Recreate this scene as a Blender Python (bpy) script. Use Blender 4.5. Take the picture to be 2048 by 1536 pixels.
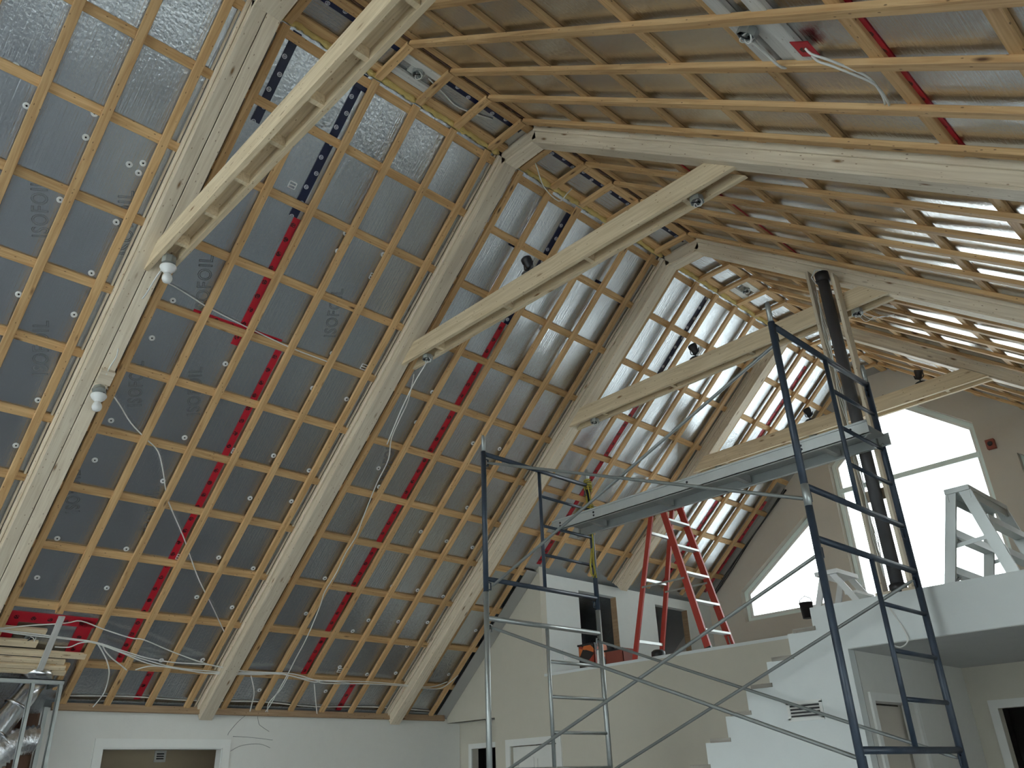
import bpy, bmesh, math, random
from mathutils import Vector, Matrix
random.seed(7)
for o in list(bpy.data.objects): bpy.data.objects.remove(o)
SC = bpy.context.scene
COL = SC.collection
V = Vector
# ------------------------------------------------------------------ camera
CH = 1.6                                    # eye height
yaw, pit, rol = 0.79267714, 0.46040982, -0.03840239
fw = V((-math.sin(yaw)*math.cos(pit), math.cos(yaw)*math.cos(pit), math.sin(pit)))
rt = V((math.cos(yaw), math.sin(yaw), 0)); up = rt.cross(fw)
rt2 = math.cos(rol)*rt + math.sin(rol)*up; up2 = -math.sin(rol)*rt + math.cos(rol)*up
cam = bpy.data.objects.new('camera', bpy.data.cameras.new('camera')); COL.objects.link(cam)
m = Matrix((rt2, up2, -fw)).transposed().to_4x4(); m.translation = V((0, 0, CH)); cam.matrix_world = m
cam.data.sensor_width = 36; cam.data.lens = 1613.96/2048*36; cam.data.clip_start = .05; cam.data.clip_end = 200
SC.camera = cam
# ------------------------------------------------------------------ world, light, exposure
w = bpy.data.worlds.new('overcast_sky'); SC.world = w; w.use_nodes = True
bg = w.node_tree.nodes['Background']; bg.inputs[0].default_value = (.92, .965, 1, 1); bg.inputs[1].default_value = 5.0
SC.view_settings.view_transform = 'Standard'; SC.view_settings.look = 'None'
SC.view_settings.gamma = 1; SC.view_settings.use_curve_mapping = False
SC.view_settings.exposure = 0.72
# ------------------------------------------------------------------ dimensions (world z, floor at 0)
H = 5.08 + CH                               # flat strip at the ridge
TL, TR = 0.72092843, 0.67394837             # roof pitches
X1, X2 = -4.0132, -3.5865                   # edges of the flat strip
GY = 11.1                                   # far gable wall
BY = -5.0                                   # wall behind the viewer
FT = 1.17 + CH                              # loft floor top
XW, XR = -8.9, 1.78                         # left / right wall
Y = V((0, 1, 0))

class Slope:
    def __init__(s, x0, th, sg):
        s.o = V((x0, 0, H)); s.d = V((sg*math.cos(th), 0, -math.sin(th))); s.n = V((-sg*math.sin(th), 0, -math.cos(th))); s.sg = sg
    def P(s, a, y, h=0): return s.o + s.d*a + Y*y + s.n*h
SLL = Slope(X1, TL, -1); SLR = Slope(X2, TR, 1)
class Flat:
    d = V((1, 0, 0)); n = V((0, 0, -1))
    def P(s, a, y, h=0): return V((X1+a, y, H-h))
FLT = Flat(); FW = X2-X1

# ------------------------------------------------------------------ materials
def nt(name):
    m = bpy.data.materials.new(name); m.use_nodes = True
    t = m.node_tree; b = t.nodes['Principled BSDF']
    return m, t, b, t.nodes, t.links
def plain(name, col, rough=.6, metal=0, bump=0, scale=30, var=.06, spec=.5):
    m, t, b, N, L = nt(name)
    b.inputs['Roughness'].default_value = rough; b.inputs['Metallic'].default_value = metal
    b.inputs['Specular IOR Level'].default_value = spec
    tc = N.new('ShaderNodeTexCoord'); no = N.new('ShaderNodeTexNoise'); no.inputs['Scale'].default_value = scale/6; no.inputs['Detail'].default_value = 6
    L.new(tc.outputs['Object'], no.inputs['Vector'])
    mx = N.new('ShaderNodeMix'); mx.data_type = 'RGBA'
    mx.inputs[6].default_value = (*[c*(1-var) for c in col], 1); mx.inputs[7].default_value = (*[min(1, c*(1+var)) for c in col], 1)
    L.new(no.outputs[0], mx.inputs[0]); L.new(mx.outputs[2], b.inputs['Base Color'])
    if bump:
        n2 = N.new('ShaderNodeTexNoise'); n2.inputs['Scale'].default_value = scale; n2.inputs['Detail'].default_value = 4
        L.new(tc.outputs['Object'], n2.inputs['Vector'])
        bp = N.new('ShaderNodeBump'); bp.inputs['Strength'].default_value = bump; bp.inputs['Distance'].default_value = .01
        L.new(n2.outputs[0], bp.inputs['Height']); L.new(bp.outputs[0], b.inputs['Normal'])
    return m
def wood(name, c1, c2, knot=(.10, .045, .02), rough=.62):
    m, t, b, N, L = nt(name)
    b.inputs['Roughness'].default_value = rough; b.inputs['Specular IOR Level'].default_value = .3
    tc = N.new('ShaderNodeTexCoord'); oi = N.new('ShaderNodeObjectInfo')
    mp = N.new('ShaderNodeMapping'); mp.inputs['Scale'].default_value = (1.2, 22, 22)
    cb = N.new('ShaderNodeCombineXYZ'); mu = N.new('ShaderNodeMath'); mu.operation = 'MULTIPLY'; mu.inputs[1].default_value = 37
    L.new(oi.outputs['Random'], mu.inputs[0]); L.new(mu.outputs[0], cb.inputs[0]); L.new(mu.outputs[0], cb.inputs[1])
    ad = N.new('ShaderNodeVectorMath'); L.new(tc.outputs['Object'], ad.inputs[0]); L.new(cb.outputs[0], ad.inputs[1])
    L.new(ad.outputs[0], mp.inputs['Vector'])
    no = N.new('ShaderNodeTexNoise'); no.inputs['Scale'].default_value = 1.6; no.inputs['Detail'].default_value = 7; no.inputs['Distortion'].default_value = 1.2
    L.new(mp.outputs[0], no.inputs['Vector'])
    mx = N.new('ShaderNodeMix'); mx.data_type = 'RGBA'; mx.inputs[6].default_value = (*c1, 1); mx.inputs[7].default_value = (*c2, 1)
    rp = N.new('ShaderNodeValToRGB'); rp.color_ramp.elements[0].position = .35; rp.color_ramp.elements[1].position = .68
    L.new(no.outputs[0], rp.inputs[0]); L.new(rp.outputs[0], mx.inputs[0])
    hs = N.new('ShaderNodeHueSaturation'); L.new(mx.outputs[2], hs.inputs['Color'])
    mr = N.new('ShaderNodeMapRange'); mr.inputs[3].default_value = .84; mr.inputs[4].default_value = 1.1
    L.new(oi.outputs['Random'], mr.inputs[0]); L.new(mr.outputs[0], hs.inputs['Value'])
    # knots
    m2 = N.new('ShaderNodeMapping'); m2.inputs['Scale'].default_value = (2.6, 9, 9); L.new(ad.outputs[0], m2.inputs['Vector'])
    vo = N.new('ShaderNodeTexVoronoi'); vo.inputs['Scale'].default_value = 1.0; L.new(m2.outputs[0], vo.inputs['Vector'])
    r2 = N.new('ShaderNodeValToRGB'); r2.color_ramp.elements[0].position = .035; r2.color_ramp.elements[0].color = (1, 1, 1, 1); r2.color_ramp.elements[1].position = .13; r2.color_ramp.elements[1].color = (0, 0, 0, 1)
    L.new(vo.outputs['Distance'], r2.inputs[0])
    # nail heads
    m3 = N.new('ShaderNodeMapping'); m3.inputs['Scale'].default_value = (14, 30, 30); L.new(ad.outputs[0], m3.inputs['Vector'])
    v3 = N.new('ShaderNodeTexVoronoi'); v3.inputs['Scale'].default_value = 1.0; L.new(m3.outputs[0], v3.inputs['Vector'])
    r3 = N.new('ShaderNodeValToRGB'); r3.color_ramp.elements[0].position = .08; r3.color_ramp.elements[0].color = (.7, .7, .7, 1); r3.color_ramp.elements[1].position = .13; r3.color_ramp.elements[1].color = (0, 0, 0, 1)
    L.new(v3.outputs['Distance'], r3.inputs[0])
    mm = N.new('ShaderNodeMath'); mm.operation = 'MAXIMUM'; L.new(r2.outputs[0], mm.inputs[0]); L.new(r3.outputs[0], mm.inputs[1])
    k = N.new('ShaderNodeMix'); k.data_type = 'RGBA'; k.inputs[7].default_value = (*knot, 1)
    L.new(mm.outputs[0], k.inputs[0]); L.new(hs.outputs[0], k.inputs[6]); L.new(k.outputs[2], b.inputs['Base Color'])
    bp = N.new('ShaderNodeBump'); bp.inputs['Strength'].default_value = .25; bp.inputs['Distance'].default_value = .004
    L.new(no.outputs[0], bp.inputs['Height']); L.new(bp.outputs[0], b.inputs['Normal'])
    return m
def foil(name, base, r0, r1, bump, streak=(1.2, 34, 1)):
    m, t, b, N, L = nt(name)
    b.inputs['Metallic'].default_value = 1.0
    tc = N.new('ShaderNodeTexCoord')
    mp = N.new('ShaderNodeMapping'); mp.inputs['Scale'].default_value = streak; L.new(tc.outputs['Object'], mp.inputs['Vector'])
    n1 = N.new('ShaderNodeTexNoise'); n1.inputs['Scale'].default_value = 2.2; n1.inputs['Detail'].default_value = 7; n1.inputs['Roughness'].default_value = .62
    L.new(mp.outputs[0], n1.inputs['Vector'])
    n2 = N.new('ShaderNodeTexNoise'); n2.inputs['Scale'].default_value = 1.3; n2.inputs['Detail'].default_value = 2; L.new(tc.outputs['Object'], n2.inputs['Vector'])
    n3 = N.new('ShaderNodeTexNoise'); n3.inputs['Scale'].default_value = 38; n3.inputs['Detail'].default_value = 4; L.new(tc.outputs['Object'], n3.inputs['Vector'])
    mr = N.new('ShaderNodeMapRange'); mr.inputs[1].default_value = .3; mr.inputs[2].default_value = .7; mr.inputs[3].default_value = r0; mr.inputs[4].default_value = r1
    mr2 = N.new('ShaderNodeMapRange'); mr2.inputs[1].default_value = .35; mr2.inputs[2].default_value = .65; mr2.inputs[3].default_value = 0; mr2.inputs[4].default_value = .075
    L.new(n1.outputs[0], mr2.inputs[0]); sm = N.new('ShaderNodeMath'); L.new(mr.outputs[0], sm.inputs[0]); L.new(mr2.outputs[0], sm.inputs[1])
    L.new(n2.outputs[0], mr.inputs[0]); L.new(sm.outputs[0], b.inputs['Roughness'])
    b.inputs['Base Color'].default_value = (*base, 1)
    a = N.new('ShaderNodeMath'); a.operation = 'MULTIPLY_ADD'; a.inputs[1].default_value = .55; L.new(n3.outputs[0], a.inputs[0]); L.new(n1.outputs[0], a.inputs[2])
    a2 = N.new('ShaderNodeMath'); a2.operation = 'MULTIPLY_ADD'; a2.inputs[1].default_value = 1.2; L.new(n2.outputs[0], a2.inputs[0]); L.new(a.outputs[0], a2.inputs[2])
    bp = N.new('ShaderNodeBump'); bp.inputs['Strength'].default_value = bump; bp.inputs['Distance'].default_value = .009
    L.new(a2.outputs[0], bp.inputs['Height']); L.new(bp.outputs[0], b.inputs['Normal'])
    return m
def tape(name, base, mark, kind):
    m, t, b, N, L = nt(name); b.inputs['Roughness'].default_value = .38
    tc = N.new('ShaderNodeTexCoord'); sx = N.new('ShaderNodeSeparateXYZ'); L.new(tc.outputs['Object'], sx.inputs[0])
    def M(op, a, bb=None, c=None):
        n = N.new('ShaderNodeMath'); n.operation = op
        for i, v in enumerate((a, bb, c)):
            if v is None: continue
            if isinstance(v, (int, float)): n.inputs[i].default_value = v
            else: L.new(v, n.inputs[i])
        return n.outputs[0]
    per = .135
    u = M('SUBTRACT', M('FRACT', M('DIVIDE', sx.outputs[0], per)), .5); u = M('MULTIPLY', u, per)
    alt = M('SUBTRACT', M('MULTIPLY', M('MODULO', M('FLOOR', M('DIVIDE', sx.outputs[0], per)), 2), .024), .012) if kind == 'ring' else .008
    v = M('ADD', sx.outputs[1], alt)
    r = M('SQRT', M('ADD', M('MULTIPLY', u, u), M('MULTIPLY', v, v)))
    if kind == 'ring':
        o = M('LESS_THAN', r, .0185); i = M('LESS_THAN', r, .0135)
        g = M('MULTIPLY', M('LESS_THAN', M('ABSOLUTE', u), .009), M('GREATER_THAN', M('FRACT', M('MULTIPLY', v, 120)), .45)); g = M('MULTIPLY', g, i)
        f = M('ADD', M('SUBTRACT', o, i), g)
    else:
        no = N.new('ShaderNodeTexNoise'); no.inputs['Scale'].default_value = 90; L.new(tc.outputs['Object'], no.inputs['Vector'])
        f = M('MULTIPLY', M('LESS_THAN', r, .022), M('GREATER_THAN', no.outputs[0], .42))
    mx = N.new('ShaderNodeMix'); mx.data_type = 'RGBA'; mx.inputs[6].default_value = (*base, 1); mx.inputs[7].default_value = (*mark, 1)
    L.new(f, mx.inputs[0]); L.new(mx.outputs[2], b.inputs['Base Color'])
    n2 = N.new('ShaderNodeTexNoise'); n2.inputs['Scale'].default_value = 14; L.new(tc.outputs['Object'], n2.inputs['Vector'])
    bp = N.new('ShaderNodeBump'); bp.inputs['Strength'].default_value = .3; bp.inputs['Distance'].default_value = .004; L.new(n2.outputs[0], bp.inputs['Height']); L.new(bp.outputs[0], b.inputs['Normal'])
    return m
def glassmat():
    m, t, b, N, L = nt('window_glass'); N.remove(b)
    tr = N.new('ShaderNodeBsdfTransparent'); tr.inputs[0].default_value = (.95, .97, .96, 1)
    gl = N.new('ShaderNodeBsdfGlossy'); gl.inputs['Roughness'].default_value = .02
    fr = N.new('ShaderNodeFresnel'); fr.inputs[0].default_value = 1.4; mx = N.new('ShaderNodeMixShader')
    L.new(fr.outputs[0], mx.inputs[0]); L.new(tr.outputs[0], mx.inputs[1]); L.new(gl.outputs[0], mx.inputs[2]); L.new(mx.outputs[0], N['Material Output'].inputs[0])
    return m
def blotch():
    m, t, b, N, L = nt('orange_black_print'); b.inputs['Roughness'].default_value = .5
    tc = N.new('ShaderNodeTexCoord'); no = N.new('ShaderNodeTexVoronoi'); no.inputs['Scale'].default_value = 11; L.new(tc.outputs['Object'], no.inputs['Vector'])
    rp = N.new('ShaderNodeValToRGB'); rp.color_ramp.interpolation = 'CONSTANT'
    e = rp.color_ramp.elements; e[0].position = 0; e[0].color = (.02, .016, .015, 1); e[1].position = .52; e[1].color = (.62, .16, .04, 1)
    n3 = e.new(.8); n3.color = (.35, .05, .03, 1)
    sp = N.new('ShaderNodeSeparateColor'); L.new(no.outputs['Color'], sp.inputs[0]); L.new(sp.outputs[0], rp.inputs[0]); L.new(rp.outputs[0], b.inputs['Base Color'])
    return m
M_BAT = wood('pine_strapping', (.52, .31, .135), (.70, .47, .235))
M_BEAM = wood('pale_spruce', (.66, .56, .42), (.80, .71, .56), knot=(.22, .12, .05))
M_TIE = wood('yellow_spruce', (.64, .51, .33), (.80, .67, .47), knot=(.25, .12, .04))
M_WWD = wood('whitewashed_wood', (.62, .61, .57), (.75, .74, .70), knot=(.3, .25, .2))
M_STUB = wood('weathered_tread_end', (.30, .27, .23), (.44, .41, .36))
M_PLY = wood('brown_plywood', (.30, .20, .12), (.40, .28, .17))
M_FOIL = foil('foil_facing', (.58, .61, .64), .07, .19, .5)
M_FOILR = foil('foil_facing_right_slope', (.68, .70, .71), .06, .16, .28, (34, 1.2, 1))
M_DUCT = foil('duct_metal', (.62, .63, .65), .12, .22, .2)
M_FLEX = foil('crinkled_duct_foil', (.8, .81, .83), .12, .25, 1.0, (8, 8, 8))
M_PRINT = plain('grey_foil_print', (.17, .175, .19), .5, .1)
M_RED = tape('red_seam_tape', (.50, .012, .03), (.05, .006, .01), 'spot')
M_NAVY = tape('navy_seam_tape', (.006, .011, .045), (.65, .67, .72), 'ring')
M_WHITE = plain('white_primer_drywall', (.72, .72, .68), .8, bump=.05, scale=60, var=.03)
M_BEIGE = plain('beige_painted_drywall', (.60, .57, .48), .8, bump=.05, scale=60, var=.03)
M_COOL = plain('cool_white_drywall', (.74, .78, .77), .8, bump=.05, scale=60, var=.03)
M_MAUVE = plain('taupe_painted_drywall', (.58, .53, .46), .8, bump=.05, scale=60, var=.03)
M_TRIM = plain('white_trim_paint', (.78, .79, .76), .45)
M_DOOR = plain('white_door_paint', (.74, .74, .70), .5)
M_FLOOR = plain('dusty_concrete_floor', (.33, .34, .36), .75, bump=.1, scale=12, var=.25)
M_SOFF = plain('grey_ceiling_board', (.55, .56, .54), .85)
M_BLUE = plain('navy_scaffold_paint', (.04, .058, .085), .42, .1, bump=.1, scale=60, var=.5)
M_GALV = plain('galvanised_steel', (.42, .45, .44), .42, .7, bump=.06, scale=80, var=.15)
M_BRACE = plain('dull_brace_steel', (.26, .28, .27), .5, .5, var=.2)
M_ALU = plain('aluminium', (.55, .58, .57), .42, .6, bump=.05, var=.1)
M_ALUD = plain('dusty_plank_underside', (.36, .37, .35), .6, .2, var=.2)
M_REDF = plain('red_fibreglass', (.46, .05, .035), .45, var=.1)
M_BLACK = plain('black_plastic', (.02, .02, .022), .45)
M_PIPE = plain('black_drain_pipe', (.07, .07, .073), .5, var=.3)
M_WPL = plain('white_plastic', (.78, .79, .78), .35)
M_CAB = plain('white_cable_sheath', (.76, .76, .72), .45)
M_WIRE = plain('black_wire', (.02, .02, .02), .5)
M_ROPE = plain('yellow_rope', (.50, .42, .06), .7, bump=.5, scale=300, var=.25)
M_FOAM = plain('yellow_spray_foam', (.66, .50, .18), .85, bump=.7, scale=90, var=.25)
M_DARK = plain('unlit_room_shade', (.10, .09, .085), .8)  # near-black walls: the shade inside closets and back rooms is in the colour
M_BROWN = plain('dark_brown_brick', (.13, .07, .045), .9, bump=.3, var=.3)
M_HALL = plain('dimmed_beige_paint', (.50, .42, .29), .8)  # beige side room browned, its low light put into the colour
M_PLAST = plain('grey_vapour_sheet', (.42, .42, .40), .35, bump=.2, scale=10)
M_VFRAME = plain('pale_window_frame', (.80, .90, .87), .4)
M_GLASS = glassmat(); M_BIN = blotch()
M_BRICKRED = plain('brick_red_box', (.25, .06, .04), .6)
M_GROUND = plain('snowy_ground', (.7, .72, .72), .9)

# ------------------------------------------------------------------ mesh helpers
def link(name, verts, faces, mat, parent=None, mw=None, smooth=False):
    me = bpy.data.meshes.new(name); me.from_pydata([tuple(v) for v in verts], [], faces); me.update()
    if mat: me.materials.append(mat)
    if smooth:
        for p in me.polygons: p.use_smooth = True
    o = bpy.data.objects.new(name, me); COL.objects.link(o)
    if parent is not None:
        o.parent = parent
        if mw is not None: o.matrix_local = parent.matrix_world.inverted() @ mw if parent.type != 'EMPTY' or True else mw
        elif True: o.matrix_local = parent.matrix_world.inverted()
    elif mw is not None: o.matrix_world = mw
    WM[o.name] = mw if mw is not None else Matrix()
    return o
WM = {}
class MB:
    """collects simple shapes into one mesh (world coordinates unless a frame is given)"""
    def __init__(s): s.v = []; s.f = []; s.sm = False
    def box(s, a, b):
        x0, y0, z0 = a; x1, y1, z1 = b; n = len(s.v)
        s.v += [V(p) for p in ((x0,y0,z0),(x1,y0,z0),(x1,y1,z0),(x0,y1,z0),(x0,y0,z1),(x1,y0,z1),(x1,y1,z1),(x0,y1,z1))]
        s.f += [tuple(n+i for i in q) for q in ((0,3,2,1),(4,5,6,7),(0,1,5,4),(1,2,6,5),(2,3,7,6),(3,0,4,7))]
        return s
    def bar(s, p, q, w, t, n=None):
        """rectangular bar centred on p-q; w across, t along n"""
        p, q = V(p), V(q); d = (q-p).normalized()
        n = V(n) if n is not None else (V((0,0,1)) if abs(d.z) < .9 else V((1,0,0)))
        n = (n - d*n.dot(d)).normalized(); c = n.cross(d); k = len(s.v)
        for e in (p, q):
            for a, b in ((-1,-1),(1,-1),(1,1),(-1,1)): s.v.append(e + c*(a*w/2) + n*(b*t/2))
        s.f += [tuple(k+i for i in q_) for q_ in ((0,3,2,1),(4,5,6,7),(0,1,5,4),(1,2,6,5),(2,3,7,6),(3,0,4,7))]
        return s
    def tube(s, pts, r, seg=8, closed=False):
        pts = [V(p) for p in pts]; n = len(pts); k = len(s.v); s.sm = True
        nrm = None
        for i, p in enumerate(pts):
            d = (pts[min(i+1, n-1)] - pts[max(i-1, 0)]).normalized()
            if nrm is None: nrm = d.orthogonal().normalized()
            nrm = (nrm - d*nrm.dot(d)).normalized(); b = d.cross(nrm)
            rr = r[i] if isinstance(r, (list, tuple)) else r
            for j in range(seg):
                a = 2*math.pi*j/seg; s.v.append(p + (nrm*math.cos(a)+b*math.sin(a))*rr)
        for i in range(n-1):
            for j in range(seg):
                a = k+i*seg+j; c = k+i*seg+(j+1) % seg; s.f.append((a, c, c+seg, a+seg))
        s.f.append(tuple(k+j for j in range(seg))[::-1]); s.f.append(tuple(k+(n-1)*seg+j for j in range(seg)))
        return s
    def lathe(s, o, ax, prof, seg=16):
        """prof: (radius, distance along axis)"""
        o = V(o); ax = V(ax).normalized(); u = ax.orthogonal().normalized(); w_ = ax.cross(u); k = len(s.v); s.sm = True
        for r, h in prof:
            for j in range(seg):
                a = 2*math.pi*j/seg; s.v.append(o + ax*h + (u*math.cos(a)+w_*math.sin(a))*max(r, 1e-4))
        for i in range(len(prof)-1):
            for j in range(seg):
                a = k+i*seg+j; c = k+i*seg+(j+1) % seg; s.f.append((a, c, c+seg, a+seg))
        s.f.append(tuple(k+j for j in range(seg))[::-1]); s.f.append(tuple(k+(len(prof)-1)*seg+j for j in range(seg)))
        return s
    def prism(s, poly, d):
        """flat polygon (list of points) pushed along vector d"""
        poly = [V(p) for p in poly]; d = V(d); k = len(s.v); n = len(poly)
        s.v += poly + [p+d for p in poly]
        s.f.append(tuple(k+i for i in range(n))[::-1]); s.f.append(tuple(k+n+i for i in range(n)))
        for i in range(n): j = (i+1) % n; s.f.append((k+i, k+j, k+n+j, k+n+i))
        return s
    def build(s, name, mat, parent=None, frame=None):
        """frame: world matrix for the object's own axes (default: origin at parent's place or mesh centre)"""
        if frame is None:
            c = sum(s.v, V())/len(s.v); frame = Matrix.Translation(c)
        inv = frame.inverted()
        o = link(name, [inv @ v for v in s.v], s.f, mat, parent, frame)
        if s.sm:
            for p in o.data.polygons: p.use_smooth = len(p.vertices) == 4
        bm = bmesh.new(); bm.from_mesh(o.data); bmesh.ops.recalc_face_normals(bm, faces=bm.faces); bm.to_mesh(o.data); bm.free()
        return o
def frame(o, x, z):
    x = V(x).normalized(); z = V(z); z = (z - x*z.dot(x)).normalized(); y = z.cross(x)
    m = Matrix((x, y, z)).transposed().to_4x4(); m.translation = V(o); return m
def board(name, mat, p, q, n, w_, t, parent=None, off=0):
    """a sawn board whose own x axis runs along its length; thickness t grows along n from p-q"""
    p, q = V(p), V(q); f = frame(p, q-p, n); Lh = (q-p).length; b = .003
    mb = MB(); k = []
    prof = [(-w_/2+b, off), (w_/2-b, off), (w_/2, off+b), (w_/2, off+t-b), (w_/2-b, off+t), (-w_/2+b, off+t), (-w_/2, off+t-b), (-w_/2, off+b)]
    mb.v = [V((x, a, c)) for x in (0, Lh) for a, c in prof]
    mb.f = [tuple(range(8))[::-1], tuple(range(8, 16))] + [(i, (i+1) % 8, 8+(i+1) % 8, 8+i) for i in range(8)]
    return link(name, mb.v, mb.f, mat, parent, f)
def empty(name, loc):
    o = bpy.data.objects.new(name, None); COL.objects.link(o); o.empty_display_size = .1
    o.matrix_world = Matrix.Translation(V(loc)); WM[o.name] = Matrix.Translation(V(loc)); return o
def tag(o, label=None, cat=None, group=None, kind=None):
    if label: o['label'] = label
    if cat: o['category'] = cat
    if group: o['group'] = group
    if kind: o['kind'] = kind
    return o
def struct(o): o['kind'] = 'structure'; return o
# parent matrices are needed right away, so resolve them from our own table
def _link_fix():
    global link
    def link(name, verts, faces, mat, parent=None, mw=None, smooth=False):
        me = bpy.data.meshes.new(name); me.from_pydata([tuple(v) for v in verts], [], faces); me.update()
        if mat: me.materials.append(mat)
        if smooth:
            for p in me.polygons: p.use_smooth = True
        o = bpy.data.objects.new(name, me); COL.objects.link(o)
        mw = mw if mw is not None else Matrix()
        if parent is not None: o.parent = parent; o.matrix_local = WM[parent.name].inverted() @ mw
        else: o.matrix_world = mw
        WM[o.name] = mw
        return o
_link_fix()
def wall(name, outer, holes, to3, depth, mat, parent=None):
    """outer, holes: 2D loops; to3 maps (u,v) to 3D; depth: vector"""
    bm = bmesh.new(); es = []
    for lp in [outer]+holes:
        vs = [bm.verts.new(to3(*p)) for p in lp]
        for i in range(len(vs)): es.append(bm.edges.new((vs[i], vs[(i+1) % len(vs)])))
    bmesh.ops.triangle_fill(bm, use_beauty=True, edges=es)
    r = bmesh.ops.extrude_face_region(bm, geom=list(bm.faces))
    bmesh.ops.translate(bm, verts=[e for e in r['geom'] if isinstance(e, bmesh.types.BMVert)], vec=V(depth))
    bmesh.ops.recalc_face_normals(bm, faces=bm.faces)
    bmesh.ops.dissolve_limit(bm, angle_limit=.01, verts=bm.verts, edges=bm.edges)
    me = bpy.data.meshes.new(name); bm.to_mesh(me); bm.free(); me.materials.append(mat)
    o = bpy.data.objects.new(name, me); COL.objects.link(o); WM[o.name] = Matrix()
    if parent is not None: o.parent = parent; o.matrix_local = WM[parent.name].inverted()
    return o
SHORT = ['before the nearest box beam', 'past the nearest box beam', 'past the second box beam', 'past the third box beam', 'past the fourth box beam']
ORD = ['first', 'second', 'third', 'fourth', 'fifth', 'sixth', 'seventh', 'eighth', 'ninth', 'tenth', 'eleventh', 'twelfth']

# ------------------------------------------------------------------ room shell
FH = -.058                                   # foil face, behind the two strap layers
def zL(x, h=0):                              # height of left slope surface at x
    return H - h/math.cos(TL) + math.tan(TL)*(x-X1)
def zR(x, h=0): return H - h/math.cos(TR) - math.tan(TR)*(x-X2)
struct(MB().box((-10.6, BY-.3, -.2), (XR+.3, GY+.2, 0)).build('floor', M_FLOOR))
def foil_slab(sl, s1, y0, y1, mat, name):
    s0 = -.03
    f = frame(sl.P(0, 0, 0), sl.d, sl.n)
    mb = MB(); mb.prism([sl.P(s0, y0, FH), sl.P(s1, y0, FH), sl.P(s1, y1, FH), sl.P(s0, y1, FH)], sl.n*-.08)
    return struct(mb.build(name, mat, None, f))
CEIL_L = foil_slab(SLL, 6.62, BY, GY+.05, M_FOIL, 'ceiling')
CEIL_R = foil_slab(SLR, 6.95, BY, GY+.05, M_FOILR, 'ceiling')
mb = MB(); mb.box((X1-.06, BY, H-FH), (X2+.06, GY+.05, H-FH+.06)); CEIL_F = struct(mb.build('ceiling', M_FOIL, None, frame((X1, 0, H), (0, 1, 0), (0, 0, 1))))
# far gable wall with its three openings
W1P = [(-4.75, 1.65+CH), (-2.75, 1.65+CH), (-2.75, 4.02+CH), (-3.75, 4.80+CH), (-4.75, 4.02+CH)]
W2P = [(-6.5, 2.05+CH), (-5.13, 2.05+CH), (-5.13, 3.48+CH), (-6.5, 2.50+CH)]
W3P = [(-7.5-x if False else -7.5-x, z) for x, z in W2P][::-1]
W3P = [(-7.5-x, z) for x, z in W2P][::-1]
out = [(-9.2, 0), (XR+.2, 0), (XR+.2, zR(XR+.2, FH)+.02), (X2, H-FH+.02), (X1, H-FH+.02), (-9.2, zL(-9.2, FH)+.02)]
struct(wall('wall_far', out, [W1P, W2P, W3P], lambda x, z: V((x, GY, z)), (0, .22, 0), M_MAUVE))
# wall behind the viewer, with a patio opening and a gable window
RW1 = [(-6.8, .1), (-1.0, .1), (-1.0, 2.15), (-6.8, 2.15)]
RW2 = [(-5.6, 2.9), (-2.0, 2.9), (-2.0, 4.6), (-3.75, 5.9), (-5.6, 4.6)]
struct(wall('wall_back', out, [RW1, RW2], lambda x, z: V((x, BY, z)), (0, -.22, 0), M_BEIGE))
# right wall with patio doors
ye = zR(XR, FH)
RR = [[(-3.6, .1), (-.6, .1), (-.6, 2.15), (-3.6, 2.15)], [(.2, .1), (3.2, .1), (3.2, 2.15), (.2, 2.15)], [(4.0, .9), (5.6, .9), (5.6, 2.15), (4.0, 2.15)]]
struct(wall('wall_right', [(BY-.2, 0), (GY+.2, 0), (GY+.2, ye), (BY-.2, ye)], RR, lambda y, z: V((XR, y, z)), (.2, 0, 0), M_BEIGE))
# left wall (door opening, open framing nearer the viewer)
zt = zL(XW, 0)+.01
struct(wall('wall_left', [(2.46, 0), (3.04, 0), (3.04, .45+CH), (4.25, .45+CH), (4.25, 0), (7.55, 0), (7.55, .80+CH), (2.46, .80+CH)], [], lambda y, z: V((XW, y, z)), (-.12, 0, 0), M_WHITE))
struct(wall('wall_left', [(BY-.2, 0), (1.0, 0), (1.0, zt), (BY-.2, zt)], [], lambda y, z: V((XW, y, z)), (-.12, 0, 0), M_WHITE))
# room behind the left doorway
mb = MB(); mb.box((-10.3, 2.5, 0), (-10.2, 5.2, 2.45)); mb.box((-10.2, 2.5, 2.42), (XW-.12, 5.2, 2.5)); mb.box((-10.2, 2.5, 0), (XW-.12, 2.56, 2.42)); mb.box((-10.2, 5.14, 0), (XW-.12, 5.2, 2.42))
struct(mb.build('wall_side_room', M_HALL))
# mechanical recess behind the open framing
mb = MB(); mb.box((-10.3, .9, 0), (-10.2, 2.46, 2.9)); mb.box((-10.2, .9, 0), (-8.95, 1.0, 2.5)); mb.box((-10.2, 2.44, 0), (XW-.121, 2.5, 2.5)); mb.box((-10.2, .9, 2.45), (-9.0, 2.5, 2.5))
struct(mb.build('wall_recess', M_BROWN))
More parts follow.
